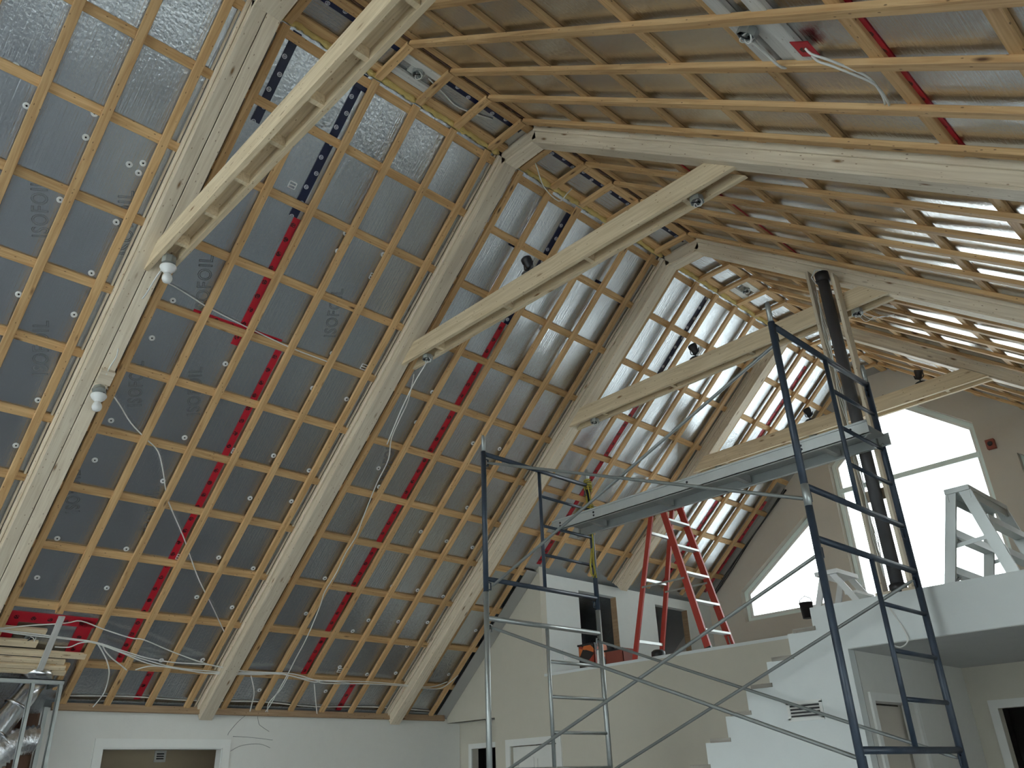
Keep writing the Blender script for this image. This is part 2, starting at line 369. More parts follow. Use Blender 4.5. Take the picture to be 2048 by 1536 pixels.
# cross wall under the slope end (beige), with a low recess and a door
Y1 = 7.33
YE = 6.22
o1 = [(-7.97, 0), (-7.70, 0), (-7.70, .41+CH), (-6.93, .41+CH), (-6.93, 0), (-3.0, 0), (-3.0, .80+CH), (-3.6, .80+CH), (-3.6, FT-.03), (-7.08, FT-.03), (-7.08, zL(-7.08, FH)), (XW, zL(XW, FH)), (XW, .75+CH), (-7.97, .75+CH)]
struct(wall('wall_cross', o1, [], lambda x, z: V((x, Y1, z)), (0, .10, 0), M_BEIGE))
o2 = [(XW-.75, 0), (-8.66, 0), (-8.66, .43+CH), (-7.9, .43+CH), (-7.9, 0), (-7.6, 0), (-7.6, .8+CH), (XW-.75, .8+CH)]
struct(wall('wall_alcove', o2, [], lambda x, z: V((x, 7.56, z)), (0, .1, 0), M_BEIGE))
mb = MB(); mb.box((XW, Y1+.001, .75+CH), (-7.6, 7.56, .80+CH)); struct(mb.build('ceiling', M_WHITE))
# loft: knee wall, floor, gable side
def kd(y0, y1, z1): return [(y0, FT), (y0, z1), (y1, z1), (y1, FT)]
ko = [(Y1+.1, FT), (8.05, FT), (8.05, 2.25+CH), (8.82, 2.25+CH), (8.82, FT), (9.69, FT), (9.69, 2.25+CH), (10.48, 2.25+CH), (10.48, FT), (GY, FT), (GY, zL(-7.08, 0)), (Y1+.1, zL(-7.08, 0))]
struct(wall('wall_knee', ko, [], lambda y, z: V((-7.08, y, z)), (-.1, 0, 0), M_COOL))
for i, (a, b) in enumerate(((8.05, 8.82), (9.69, 10.48))):
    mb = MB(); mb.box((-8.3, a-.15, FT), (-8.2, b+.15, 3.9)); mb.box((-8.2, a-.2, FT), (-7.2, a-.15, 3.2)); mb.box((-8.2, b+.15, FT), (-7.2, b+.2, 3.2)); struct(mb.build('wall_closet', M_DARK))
    mb = MB(); mb.box((-7.18, b-.005, FT), (-7.085, b+.001, 2.25+CH)); struct(mb.build('trim_%d' % (i+1), M_PLY))
mb = MB(); mb.box((-7.08, Y1+.101, FT-.34), (XR, GY, FT-.03)); mb.box((-3.06, YE, FT-.34), (XR, Y1+.101, FT-.03)); lf = struct(mb.build('floor', M_COOL))
mb = MB(); mb.box((-8.2, Y1+.002, FT-.0295), (-3.06, GY, FT)); mb.box((-3.06, YE+.002, FT-.0295), (XR, GY, FT)); struct(mb.build('floor', M_COOL))
mb = MB(); mb.box((-3.06, YE+.01, FT-.345), (XR, GY, FT-.34)); struct(mb.build('ceiling', M_SOFF))
# stair side wall: stepped top edge
pts = [(-2.82, 0), (-2.82, FT-.34), (-3.06, FT-.34), (-3.06, 1.0+CH)]
x = -3.06; z = 1.0+CH
for i in range(11):
    x -= .2255; pts.append((x, z)); z -= .187
    if z < .05: z = .0
    pts.append((x, z))
    if z <= 0: break
struct(wall('wall_stair', pts, [], lambda a, b: V((a, YE, b)), (0, .10, 0), M_COOL))
# wall beside the passage with its door opening, and back wall of the passage
o3 = [(6.33, 0), (6.46, 0), (6.46, .47+CH), (7.2, .47+CH), (7.2, 0), (8.6, 0), (8.6, FT-.34), (6.33, FT-.34)]
struct(wall('wall_passage', o3, [], lambda y, z: V((-2.82, y, z)), (-.10, 0, 0), M_WHITE))
o4 = [(-2.9, 0), (-2.6, 0), (-2.6, .46+CH), (-1.82, .46+CH), (-1.82, 0), (XR, 0), (XR, FT-.34), (-2.9, FT-.34)]
struct(wall('wall_passage', o4, [], lambda x, z: V((x, 8.5, z)), (0, .1, 0), M_BEIGE))
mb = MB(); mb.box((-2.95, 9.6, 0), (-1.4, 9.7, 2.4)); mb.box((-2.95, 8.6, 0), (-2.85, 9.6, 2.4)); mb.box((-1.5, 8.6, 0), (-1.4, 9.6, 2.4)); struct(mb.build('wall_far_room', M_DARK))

# ------------------------------------------------------------------ windows
def inset(poly, d):
    n = len(poly); out = []
    c = V((sum(p[0] for p in poly)/n, sum(p[1] for p in poly)/n))
    for i in range(n):
        p0, p1, p2 = V(poly[i-1]), V(poly[i]), V(poly[(i+1) % n])
        e1 = (p1-p0).normalized(); e2 = (p2-p1).normalized()
        n1 = V((-e1.y, e1.x)); n2 = V((-e2.y, e2.x))
        if n1.dot(c-p1) < 0: n1.negate()
        if n2.dot(c-p1) < 0: n2.negate()
        b = (n1+n2).normalized(); k = d/max(.2, b.dot(n1)); q = p1+b*k; out.append((q.x, q.y))
    return out
def window(name, poly, to3, dv, bars=(), dep=.05, shift=.1):
    """dv: unit vector pointing outdoors"""
    dv = V(dv); q = inset(poly, .055)
    c = to3(sum(p[0] for p in poly)/len(poly), poly[0][1])
    r = empty(name, c); r['kind'] = 'structure'
    T = lambda a, b: to3(a, b) + dv*shift
    wall('window_frame', inset(poly, .002), [q], T, dv*dep, M_VFRAME, r)
    q2 = inset(q, .035)
    wall('sash', q, [q2], lambda a, b: T(a, b)+dv*.015, dv*.03, M_TRIM, r)
    wall('pane', q2, [], lambda a, b: T(a, b)+dv*.028, dv*.004, M_GLASS, r)
    for (a, b) in bars:
        mb = MB(); mb.bar(T(*a)+dv*.02, T(*b)+dv*.02, .07, .07, dv); mb.build('mullion', M_VFRAME, r)
fy = lambda x, z: V((x, GY, z))
window('window_1', W1P, fy, (0, 1, 0), [((-4.7, 3.62+CH), (-2.8, 3.62+CH))])
window('window_2', W2P, fy, (0, 1, 0)); window('window_3', W3P, fy, (0, 1, 0))
by = lambda x, z: V((x, BY, z))
window('window_4', RW1, by, (0, -1, 0), [((-4.9, .15), (-4.9, 2.1)), ((-2.9, .15), (-2.9, 2.1))]); window('window_5', RW2, by, (0, -1, 0))
rx = lambda y, z: V((XR, y, z))
for i, p in enumerate(RR): window('window_%d' % (6+i), p, rx, (1, 0, 0), [((sum(a[0] for a in p)/4, p[0][1]+.05), (sum(a[0] for a in p)/4, 2.1))])
struct(MB().box((-60, -60, -.45), (60, 70, -.4)).build('ground', M_GROUND))
# white drywall trim returns around window 1 inside (corner light box on the pier)
# ------------------------------------------------------------------ doors and trims
def casing(name, a, b, z1, to3, dv, wd=.07, mat=M_TRIM):
    mb = MB()
    for p, q in (((a-wd/2, 0), (a-wd/2, z1+wd)), ((b+wd/2, 0), (b+wd/2, z1+wd)), ((a, z1+wd/2), (b, z1+wd/2))):
        mb.bar(to3(*p)+V(dv)*.009, to3(*q)+V(dv)*.009, wd, .018, dv)
    return struct(mb.build(name, mat))
casing('trim_3', 3.04, 4.25, .45+CH, lambda y, z: V((XW, y, z)), (1, 0, 0), .085)
mb = MB(); mb.box((XW-.12, 3.03, 0), (XW, 3.045, .45+CH)); mb.box((XW-.12, 4.245, 0), (XW, 4.26, .45+CH)); mb.box((XW-.12, 3.03, .44+CH), (XW, 4.26, .452+CH)); struct(mb.build('trim_4', M_TRIM))
casing('trim_5', -7.70, -6.93, .41+CH, lambda x, z: V((x, Y1, z)), (0, -1, 0), .075)
casing('trim_6', -8.66, -7.9, .43+CH, lambda x, z: V((x, 7.56, z)), (0, -1, 0), .06)
casing('trim_7', 6.46, 7.2, .47+CH, lambda y, z: V((-2.82, y, z)), (1, 0, 0), .06)
casing('trim_8', -2.6, -1.82, .46+CH, lambda x, z: V((x, 8.5, z)), (0, -1, 0), .07, M_WHITE)
def paneldoor(name, x0, x1, y, z1):
    mb = MB(); mb.box((x0, y, 0), (x1, y+.035, z1)); d = struct(mb.build(name, M_DOOR)); w_ = x1-x0
    for a, b in ((.12, .46), (.54, .88)):
        for c, e in ((.12, 1.0), (1.12, z1-.13)):
            m2 = MB(); X0, X1_ = x0+a*w_, x0+b*w_
            for p, q in (((X0, c), (X1_, c)), ((X0, e), (X1_, e)), ((X0, c), (X0, e)), ((X1_, c), (X1_, e))): m2.bar((p[0], y-.004, p[1]), (q[0], y-.004, q[1]), .02, .012, (0, 1, 0))
            m2.build('panel_moulding', M_DOOR, d)
    MB().lathe((x1-.07, y, 1.0), (0, -1, 0), [(.012, 0), (.012, .04), (.028, .045), (.03, .06), (.02, .075)]).build('door_handle', M_GALV, d)
paneldoor('door_1', -7.69, -6.94, Y1+.03, .40+CH)
mb = MB(); mb.box((-2.98, 6.5, 0), (-2.94, 7.2, .46+CH)); struct(mb.build('door_2', M_MAUVE))
mb = MB(); mb.bar((-1.83, 8.52, 1.02), (-2.2, 9.1, 1.02), .035, 2.04, (0, 0, 1)); struct(mb.build('door_3', M_MAUVE))
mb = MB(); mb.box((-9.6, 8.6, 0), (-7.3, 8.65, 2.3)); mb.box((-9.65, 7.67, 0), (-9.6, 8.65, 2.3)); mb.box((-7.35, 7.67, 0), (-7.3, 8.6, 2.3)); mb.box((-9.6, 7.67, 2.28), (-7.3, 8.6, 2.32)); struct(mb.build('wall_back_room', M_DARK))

# ------------------------------------------------------------------ box beams and collar ties
BEAMS = [(1.50, 1.71), (3.93, 4.07), (6.37, 6.51), (8.82, 8.96)]
BN = ['nearest', 'second', 'third', 'fourth']
BH = .10
for i, (ya, yb) in enumerate(BEAMS):
    sL = 6.5 if i < 3 else 4.05
    yc = (ya+yb)/2
    for sl, nm, smax in ((SLL, 'left', sL), (SLR, 'right', 6.7 if i < 3 else 6.7)):
        r = empty('box_beam', sl.P(smax, yc, BH))
        lab = {'left': 'pale boxed timber beam running up the left foil slope, %s from the camera', 'right': 'pale boxed timber beam running down the right foil slope, %s from the camera'}[nm] % BN[i]
        tag(r, lab, 'beam')
        s0 = .0
        if i == 0:
            board('soffit_board', M_BEAM, sl.P(s0, 1.658, BH-.02), sl.P(smax, 1.658, BH-.02), sl.n, .105, .02, r)
            board('soffit_board', M_BEAM, sl.P(s0, 1.55, BH-.02), sl.P(smax, 1.55, BH-.02), sl.n, .098, .02, r)
        else:
            board('soffit_board', M_BEAM, sl.P(s0, yc, BH-.02), sl.P(smax, yc, BH-.02), sl.n, yb-ya, .02, r)
        # side boards, thickness across y
        for yy, sg in ((ya+.002, 1), (yb-.002, -1)):
            board('side_board', M_BEAM, sl.P(s0, yy, (BH-.02+FH)/2), sl.P(smax, yy, (BH-.02+FH)/2), V((0, sg, 0)), BH-.02-FH, .018, r)
        # stepped plates on the camera side
        board('side_plate', M_BEAM, sl.P(s0, ya-.012, -.045), sl.P(smax, ya-.012, -.045), sl.n, .022, .05, r)
        board('side_plate', M_BEAM, sl.P(s0, ya-.040, -.055), sl.P(smax, ya-.040, -.055), sl.n, .018, .02, r)
    r = empty('box_beam', FLT.P(FW/2, yc, BH)); tag(r, 'short pale beam piece crossing the flat ridge strip, %s from the camera' % BN[i], 'beam')
    eL = BH*math.tan(TL/2); eR = BH*math.tan(TR/2)
    board('soffit_board', M_BEAM, FLT.P(eL+.012, yc, BH-.02), FLT.P(FW-eR, yc, BH-.02), FLT.n, yb-ya, .02, r)
    for yy, sg in ((ya+.002, 1), (yb-.002, -1)):
        board('side_board', M_BEAM, FLT.P(.0, yy, (BH-.02+FH)/2), FLT.P(FW, yy, (BH-.02+FH)/2), V((0, sg, 0)), BH-.02-FH, .018, r)
# collar ties
TIES = [1.585, 4.0, 6.34, 8.75]
TZ = 3.60+CH; TH = .17; TW = .17
TIE_OBJ = []
for i, y0 in enumerate(TIES):
    def xl(z): return X1 - (H - BH/math.cos(TL) - z)/math.tan(TL)
    def xr(z): return X2 + (H - BH/math.cos(TR) - z)/math.tan(TR)
    a0, a1 = xl(TZ), xl(TZ+TH); b0, b1 = xr(TZ), xr(TZ+TH)
    r = empty('collar_tie', (a0, y0+TW/2, TZ)); TIE_OBJ.append(r)
    tag(r, 'yellow timber collar tie spanning between the slopes, %s from the camera' % BN[i], 'beam')
    for yy in (y0, y0+TW-.035):
        f = frame((a0, yy, TZ), (1, 0, 0), (0, 0, 1))
        mb = MB(); mb.prism([(a0, yy, TZ), (b0, yy, TZ), (b1, yy, TZ+TH), (a1, yy, TZ+TH)], (0, .035, 0)); mb.build('side_plank', M_TIE, r, f)
    f = frame((a0, y0, TZ), (1, 0, 0), (0, 0, 1))
    mb = MB(); mb.box((a1+.03, y0+.035, TZ+.09), (b1-.03, y0+TW-.035, TZ+.11)); mb.build('inner_board', M_TIE, r, f)
    nb = 7 if i == 0 else 4
    for k in range(nb):
        xx = a0+.45 + (b0-a0-.9)*k/(nb-1)
        mb = MB(); mb.box((xx, y0+.036, TZ+.012), (xx+.035, y0+TW-.036, TZ+.09)); mb.build('spacer_block', M_TIE, r)

# ------------------------------------------------------------------ straps along the ridge direction and battens up the slopes
ROWS = [.075, .61, 1.2, 1.82, 2.40, 2.99, 3.59, 4.16, 4.76, 5.38, 5.99]
ROWSR = [.075, .71, 1.25, 1.83, 2.46, 3.08, 3.72, 4.3, 4.9, 5.5, 6.1]
BAYS = [(-1.2, 1.50), (1.71, 3.93), (4.07, 6.37), (6.51, 8.82), (8.96, 11.06)]
BAYN = ['before the nearest box beam', 'between the nearest and second box beams', 'between the second and third box beams', 'between the third and fourth box beams', 'between the fourth box beam and far wall']
for nm, sl, rows in (('left', SLL, ROWS), ('right', SLR, ROWSR)):
    for k, s in enumerate(rows):
        for j, (ya, yb) in enumerate(BAYS):
            if nm == 'left' and s > 4.0:
                if j == 4: continue
                if j == 3: yb = 7.25
            if nm == 'left' and k == 10 and j in (0, 1): ya = 2.55 if j else ya
            jig = random.uniform(-.008, .008)
            o = board('ceiling_strap', M_BAT, sl.P(s+jig, ya+.003, FH), sl.P(s+jig, yb-.003, FH), sl.n, .072, .0238)
            tag(o, 'pine strap along %s slope, %s row below ridge, %s' % (nm, ORD[k], SHORT[j]), 'ceiling strap', 'pine straps along the %s foil slope' % nm)
def battens(j):
    base = [1.78, 4.19, 6.62, 9.06][j-1] if j else -.02
    st = .4035; n = 6 if j else 4
    ys = [base+st*k for k in range(n)]
    if j == 0: ys = [.16, .565, .965, 1.37]
    if j == 4: ys = [9.09+.405*k for k in range(5)]
    return ys
for j in range(5):
    for k, y in enumerate(battens(j)):
        where = BAYN[j] if j else BAYN[0]
        y += random.uniform(-.006, .006)
        smL = 6.44 if y < 7.25 else 4.0
        lab = '%s pine batten up %%s slope, %s' % (ORD[k], SHORT[j])
        if j == 1 and k == 1: smL = 5.42
        o = board('ceiling_batten', M_BAT, SLL.P(.016, y, -.034), SLL.P(smL, y, -.034), SLL.n, .062, .034)
        tag(o, lab % 'left', 'ceiling batten', 'pine battens running up the left slope')
        o = board('ceiling_batten', M_BAT, SLR.P(.016, y, -.034), SLR.P(6.6, y, -.034), SLR.n, .062, .034)
        tag(o, lab % 'right', 'ceiling batten', 'pine battens running down the right slope')
        o = board('ceiling_batten', M_BAT, FLT.P(0, y, -.034), FLT.P(FW, y, -.034), FLT.n, .066, .034)
        tag(o, '%s short pine batten across ridge strip, %s' % (ORD[k], SHORT[j]), 'ceiling batten', 'short pine battens across the ridge strip')
for j, (ya, yb) in enumerate(BAYS):
    for s, sd in ((.055, 'left'), (FW-.05, 'right')):
        o = board('ceiling_strap', M_BAT, FLT.P(s, ya+.003, FH), FLT.P(s, yb-.003, FH), FLT.n, .085, .0238)
        tag(o, 'pine strap along %s edge of flat ridge strip, %s' % (sd, SHORT[j]), 'ceiling strap', 'pine straps along the flat ridge strip')
# plate along the foot of the left slope
o = board('eave_plate', M_PLY, V((XW+.02, 2.5, .805+CH)), V((XW+.02, 7.25, .805+CH)), V((1, 0, .2)), .07, .03); tag(o, 'brown timber plate along the top of the left wall', 'timber plate')
# grey plastic sheet strip where the slope meets the cross wall
mb = MB(); mb.prism([SLL.P(4.1, 7.14, -.03), SLL.P(6.5, 7.14, -.03), SLL.P(6.5, 7.325, -.03), SLL.P(4.1, 7.325, -.03)], SLL.n*.012); o = mb.build('vapour_sheet', M_PLAST); tag(o, 'grey plastic sheet strip edging the left slope above the beige cross wall', 'plastic sheet')

# ------------------------------------------------------------------ seam tape
def strip(name, mat, sl, s0, s1, y, w_, lab, cat='seam tape', h=FH, group=None):
    o = board(name, mat, sl.P(s0, y, h+.001), sl.P(s1, y, h+.001), sl.n, w_, .003); return tag(o, lab, cat, group)
def stripy(name, mat, sl, s, y0, y1, w_, lab, cat='seam tape', h=FH):
    o = board(name, mat, sl.P(s, y0, h+.001), sl.P(s, y1, h+.001), sl.n, w_, .003); return tag(o, lab, cat)
strip('red_tape', M_RED, SLL, 6.02, 6.40, 3.27, .062, 'lowest short piece of red seam tape in the nearest full bay')
strip('red_tape', M_RED, SLL, 2.44, 5.96, 2.915, .062, 'long red seam tape strip up the left slope, in the nearest full bay')
strip('red_tape', M_RED, SLL, 1.30, 2.52, 2.53, .062, 'middle red seam tape piece ending below the navy tape, nearest full bay')
strip('navy_tape', M_NAVY, SLL, .02, 1.30, 2.49, .072, 'navy seam tape with white roundels above the red tape, left slope, nearest full bay')
strip('navy_tape', M_NAVY, SLL, .02, .76, 1.895, .07, 'navy seam tape near the ridge beside the nearest box beam')
strip('red_tape', M_RED, SLL, 6.02, 6.45, 5.65, .07, 'lowest short red seam tape piece, between second and third box beams')
strip('red_tape', M_RED, SLL, 1.38, 5.96, 4.93, .062, 'long red seam tape strip up the left slope, between second and third beams')
strip('navy_tape', M_NAVY, SLL, .05, 1.38, 4.96, .064, 'navy seam tape above red, left slope, between second and third beams')
strip('red_tape', M_RED, SLL, 1.30, 4.0, 7.30, .064, 'red seam tape up the left slope, between third and fourth beams')
strip('navy_tape', M_NAVY, SLL, .05, 1.30, 7.34, .064, 'dark navy seam tape on left slope, between third and fourth beams')
strip('red_tape', M_RED, SLL, .2, 3.9, 9.80, .064, 'red seam tape on left slope past the fourth beam')
strip('red_tape', M_RED, SLL, 2.2, 3.9, 10.87, .064, 'red seam tape on left slope nearest the far gable wall')
stripy('red_tape', M_RED, SLL, 2.36, 2.1, 2.9, .05, 'thin red tape along a cross seam beside the nearest long red strip')
# around the ductwork hole near the bottom left
for nm, a, b, s_, lab in (('h', 1.82, 2.55, 5.53, 'red tape run across the foil above the junction box by the ducts'),):
    stripy('red_tape', M_RED, SLL, s_, a, b, .11, lab)
strip('red_tape', M_RED, SLL, 5.5, 5.94, 2.47, .13, 'wide red tape patch beside the white strap by the ducts')
strip('red_tape', M_RED, SLL, 5.58, 5.8, 1.87, .10, 'small red tape patch left of the junction box by the ducts')
for yy, nm in ((-.6, ''),): pass
# right slope tape runs along the ridge direction
for s_, ya, yb, lab in ((3.75, 1.8, 3.92, 'thin red tape line beside a strap on the right slope, nearest full bay'), (1.275, 4.1, 6.3, 'red tape line on the right slope between second and third beams'), (3.745, 6.5, 8.7, 'red tape line low on the right slope between third and fourth beams')):
    stripy('red_tape', M_RED, SLR, s_, ya, yb, .052, lab)
for j, (ya, yb) in enumerate(BAYS[:3]):
    stripy('navy_tape', M_NAVY, FLT, FW-.12, ya+.02, yb-.05, .055, 'navy tape along right side of ridge strip, %s' % BAYN[j], h=FH+.0005)
stripy('navy_tape', M_NAVY, FLT, .2, 5.05, 5.08, .24, 'navy tape piece crossing the ridge strip between second and third beams', h=FH+.004)
for i, (y, s) in enumerate([(4.57, .62), (5.77, .59), (6.21, .61), (2.52, .10), (5.0, .11)]):
    o = board('tape_patch', M_NAVY, SLL.P(s, y-.06, FH+.005), SLL.P(s, y+.06, FH+.005), SLL.n, .09, .003)
    tag(o, ['square navy tape patch just past the second beam, left slope', 'square navy tape patch mid bay before the third beam', 'square navy tape patch close to the third beam', 'navy tape patch at the ridge above the nearest navy strip', 'navy tape patch at the ridge between second and third beams'][i], 'tape patch')

# ------------------------------------------------------------------ fasteners, stickers and print on the foil
WASH = [(0.52,1.38),(0.38,1.17),(0.9,1.23),(0.91,1.41),(0.92,1.9),(1.31,1.41),(1.31,1.49),(1.23,1.46),(1.31,1.9),(2.98,1.41),(2.97,1.24),(3.38,1.27),(0.92,2.68),(1.3,2.34),(1.31,2.7),(1.33,3.47),(1.32,3.9),(1.91,3.88),(1.9,2.69),(2.54,2.71),(3.38,2.68),(3.35,3.44),(2.51,3.48),(2.51,3.94),(3.34,3.93),(3.75,3.87),(3.76,3.5),(1.89,3.49),(1.92,2.33),(3.39,2.3),(3.75,2.68),(4.58,2.33),(4.59,2.69),(4.58,3.49),(4.46,3.29),(5.38,2.72),(5.44,1.09),(5.4,1.27),(5.42,1.51),(6.58,2.33),(6.2,1.27),(5.75,2.69),(1.91,4.69),(1.9,5.11),(2.49,4.69),(2.49,5.13),(3.34,4.63),(3.73,4.69),(3.33,5.11),(3.73,5.18),(4.55,4.68),(4.56,5.15),(3.31,5.9),(3.72,5.86),(4.52,6.21),(5.34,6.18),(5.34,5.82),(5.37,3.9),(5.77,3.95),(6.17,3.96),(5.41,4.65),(5.77,4.65),(6.17,4.68),(5.36,5.14),(5.76,5.11),(6.17,5.07),(5.24,5.31),(6.08,5.44),(6.15,5.85),(5.76,5.9),(6.96,5.81),(6.96,5.1),(5.78,3.48)]
for y, s in WASH:
    mb = MB(); mb.lathe(SLL.P(s, y, FH), SLL.n, [(.024, 0), (.024, .003), (.020, .006), (.010, .006), (.007, .002)], 14); w1 = mb.build('fastener_washer', M_WPL, CEIL_L)
    MB().lathe(SLL.P(s, y, FH+.002), SLL.n, [(.007, 0), (.006, .005), (.003, .006)], 8).build('screw_head', M_BLACK, w1)
for y, s in [(0.64, 3.0), (2.9, 3.3)]:
    mb = MB(); mb.lathe(SLR.P(s, y, FH), SLR.n, [(.024, 0), (.024, .003), (.020, .006), (.010, .006), (.007, .002)], 14); mb.build('fastener_washer', M_WPL, CEIL_R)
for y, s in [(2.37,1.07),(3.01,1.08),(3.01,2.29),(2.99,3.49),(3.39,1.49),(3.75,2.32),(2.98,4.69),(5.37,5.87)]:
    mb = MB(); a, b = .03, .026
    for p, q in (((-a, -b), (a, -b)), ((a, -b), (a, b)), ((a, b), (-a, b)), ((-a, b), (-a, -b)), ((-a, 0), (a, 0))):
        mb.bar(SLL.P(s+p[1], y+p[0], FH+.002), SLL.P(s+q[1], y+q[0], FH+.002), .008, .002, SLL.n)
    mb.build('sticker', M_WPL, CEIL_L)
def printed(txt, start, end, size):
    cu = bpy.data.curves.new('t', 'FONT'); cu.body = txt; cu.size = size; cu.fill_mode = 'NONE'; cu.bevel_depth = .0026; cu.bevel_resolution = 0; cu.resolution_u = 3; cu.extrude = 0
    cu.space_character = 1.12
    to = bpy.data.objects.new('t', cu); COL.objects.link(to)
    dg = bpy.context.evaluated_depsgraph_get(); dg.update(); me = bpy.data.meshes.new_from_object(to.evaluated_get(dg)); bpy.data.objects.remove(to); bpy.data.curves.remove(cu)
    me.name = 'printed_word'; me.materials.clear(); me.materials.append(M_PRINT)
    wmx = max(v.co.x for v in me.vertices)
    p = SLL.P(start[1], start[0], FH+.001); q = SLL.P(end[1], end[0], FH+.001); k = (q-p).length/wmx
    for v in me.vertices: v.co.x *= k; v.co.z *= .3
    o = bpy.data.objects.new('printed_word', me); COL.objects.link(o)
    o.parent = CEIL_L; f = frame(p, q-p, SLL.n); o.matrix_local = WM[CEIL_L.name].inverted() @ f; WM[o.name] = f
for a, b in [((1.32,3.25),(1.17,2.81)), ((2.54,3.24),(2.37,2.80)), ((2.22,2.34),(2.05,1.86)), ((1.51,2.10),(1.33,1.63)), ((3.34,2.15),(3.19,1.70)), ((2.06,3.30),(1.92,2.9)), ((.95,2.2),(.80,1.8)), ((1.98,4.4),(1.84,4.0)), ((2.66,4.45),(2.5,4.0)), ((4.63,3.4),(4.5,2.95))]:
    printed('ISOFOIL', a, b, .15)

# ------------------------------------------------------------------ yellow spray foam bead along the left ridge edge
for j, (ya, yb) in enumerate([(.0, 1.48), (1.73, 3.91), (4.09, 6.34), (6.53, 8.8)]):
    rr = random.Random(j); n = int((yb-ya)/.03); pts = []; rad = []
    for i in range(n+1):
        y = ya+(yb-ya)*i/n; pts.append(FLT.P(rr.uniform(-.006, .006)-.004, y, -.030+rr.uniform(-.006, .006))); rad.append(rr.uniform(.018, .033)*(1 if 0 < i < n else .4))
    o = MB().tube(pts, rad, 7).build('foam_bead', M_FOAM); tag(o, 'lumpy yellow spray foam bead along left ridge corner, %s' % BAYN[j].replace('before', 'up to'), 'spray foam')
for j, (ya, yb) in enumerate([(1.75, 3.9), (4.1, 6.3)]):
    rr = random.Random(j+9); n = int((yb-ya)/.03); pts = []; rad = []
    for i in range(n+1):
        y = ya+(yb-ya)*i/n; pts.append(FLT.P(FW+.008, y, -.055)); rad.append(rr.uniform(.004, .018))
    o = MB().tube(pts, rad, 6).build('foam_bead', M_BROWN); tag(o, 'dark ragged sealant line along right ridge corner, %s' % BAYN[j+1], 'sealant')

# ------------------------------------------------------------------ cables
def cable(pts, r, lab, name='cable', mat=M_CAB, cat='cable', sub=4, group=None):
    P = [V(p) for p in pts]; out = []
    for i in range(len(P)-1):
        p0, p1, p2, p3 = P[max(i-1, 0)], P[i], P[i+1], P[min(i+2, len(P)-1)]
        for k in range(sub):
            t = k/sub
            out.append(.5*((2*p1)+(p2-p0)*t+(2*p0-5*p1+4*p2-p3)*t*t+(3*p1-p0-3*p2+p3)*t**3))
    out.append(P[-1])
    o = MB().tube(out, r, 6).build(name, mat); return tag(o, lab, cat, group)
CB = {
'thin white cable sagging across two bays below the nearest tie': [(1.82,2.2),(1.89,2.21),(2.03,2.24),(2.21,2.28),(2.6,2.33),(3.01,2.37),(3.42,2.38)],
'white cable running from the lower lamp down the left slope': [(1.74,3.2),(1.88,3.31),(2.03,3.45),(2.2,3.56),(2.34,3.65),(2.46,3.83),(2.59,4.06),(2.68,4.18),(2.91,4.45),(3.07,4.66),(3.26,4.9),(3.5,5.16),(3.8,5.5)],
'long white cable hanging down just past the second box beam': [(4.24,2.2),(4.33,2.47),(4.35,2.68),(4.38,2.92),(4.47,3.14),(4.49,3.43),(4.55,3.84),(4.59,4.07),(4.58,4.3),(4.6,4.55),(4.59,4.8),(4.63,5.0),(4.68,5.4),(4.69,5.69),(4.7,5.91),(4.7,6.35),(4.68,6.5)],
'topmost white cable of the bundle low on the left slope': [(1.78,5.63),(1.99,5.57),(2.27,5.51),(2.39,5.47),(2.62,5.54),(2.89,5.61),(3.02,5.62),(3.36,5.74),(3.78,5.86),(4.19,5.92)],
'second white cable of the low bundle, fanning from the left': [(1.78,5.64),(2.02,5.65),(2.36,5.67),(2.6,5.69),(2.86,5.76),(3.14,5.83),(3.41,5.86),(3.78,5.86),(4.18,5.91),(4.59,5.9)],
'third white cable of the low bundle, running furthest right at low level': [(1.79,5.65),(2.03,5.67),(2.37,5.68),(2.6,5.7),(2.88,5.79),(3.16,5.89),(3.44,5.93),(3.78,5.96),(4.19,5.93),(4.59,5.91),(4.94,5.96),(5.53,5.98)],
'white cable looping out under the white strap and reaching the third beam': [(2.28,5.78),(2.4,5.77),(2.48,5.71),(2.61,5.7),(2.87,5.78),(3.15,5.86),(3.43,5.92),(3.77,5.94),(4.26,5.94),(4.69,5.9),(5.06,5.97),(5.22,6.01),(5.8,5.98),(6.32,5.98),(6.73,6.0),(6.93,5.96),(7.05,5.76)],
'lowest white cable of the bundle, rising before the second beam': [(3.08,5.98),(3.18,5.93),(3.29,5.92),(3.53,5.93),(3.78,5.97),(4.3,5.95),(4.64,5.92),(5.07,6.0),(5.2,5.97),(5.79,5.95),(6.3,5.96),(6.72,5.97),(6.94,5.87)],
'white cable dropping from the bundle toward the doorway wall': [(2.62,5.70),(2.69,5.78),(2.79,5.91),(2.86,6.05),(2.9,6.26),(2.88,6.4),(2.86,6.47)],
'short white cable tail beside the dropping cable': [(2.66,5.70),(2.72,5.78),(2.81,5.86),(2.93,5.94),(3.0,5.99)],
'white cable hanging below the bundle just past the second beam': [(4.29,5.97),(4.43,6.19),(4.48,6.36),(4.51,6.48)],
'white cable tail hanging mid bay between second and third beams': [(5.09,6.03),(5.22,6.25),(5.36,6.48)],
'thin white cable tail beside the long hanging cable at the slope foot': [(4.72,5.94),(4.72,6.13),(4.67,6.33),(4.73,6.48)],
}
for i, (lab, p) in enumerate(CB.items()):
    h = [-.027, -.023, -.02][i % 3] if i < 3 else .006+.002*(i % 3)
    if i == 2: h = .006
    cable([SLL.P(s, y, h) for y, s in p], .0055 if i < 2 else .006, lab, group='white cables on the left slope')
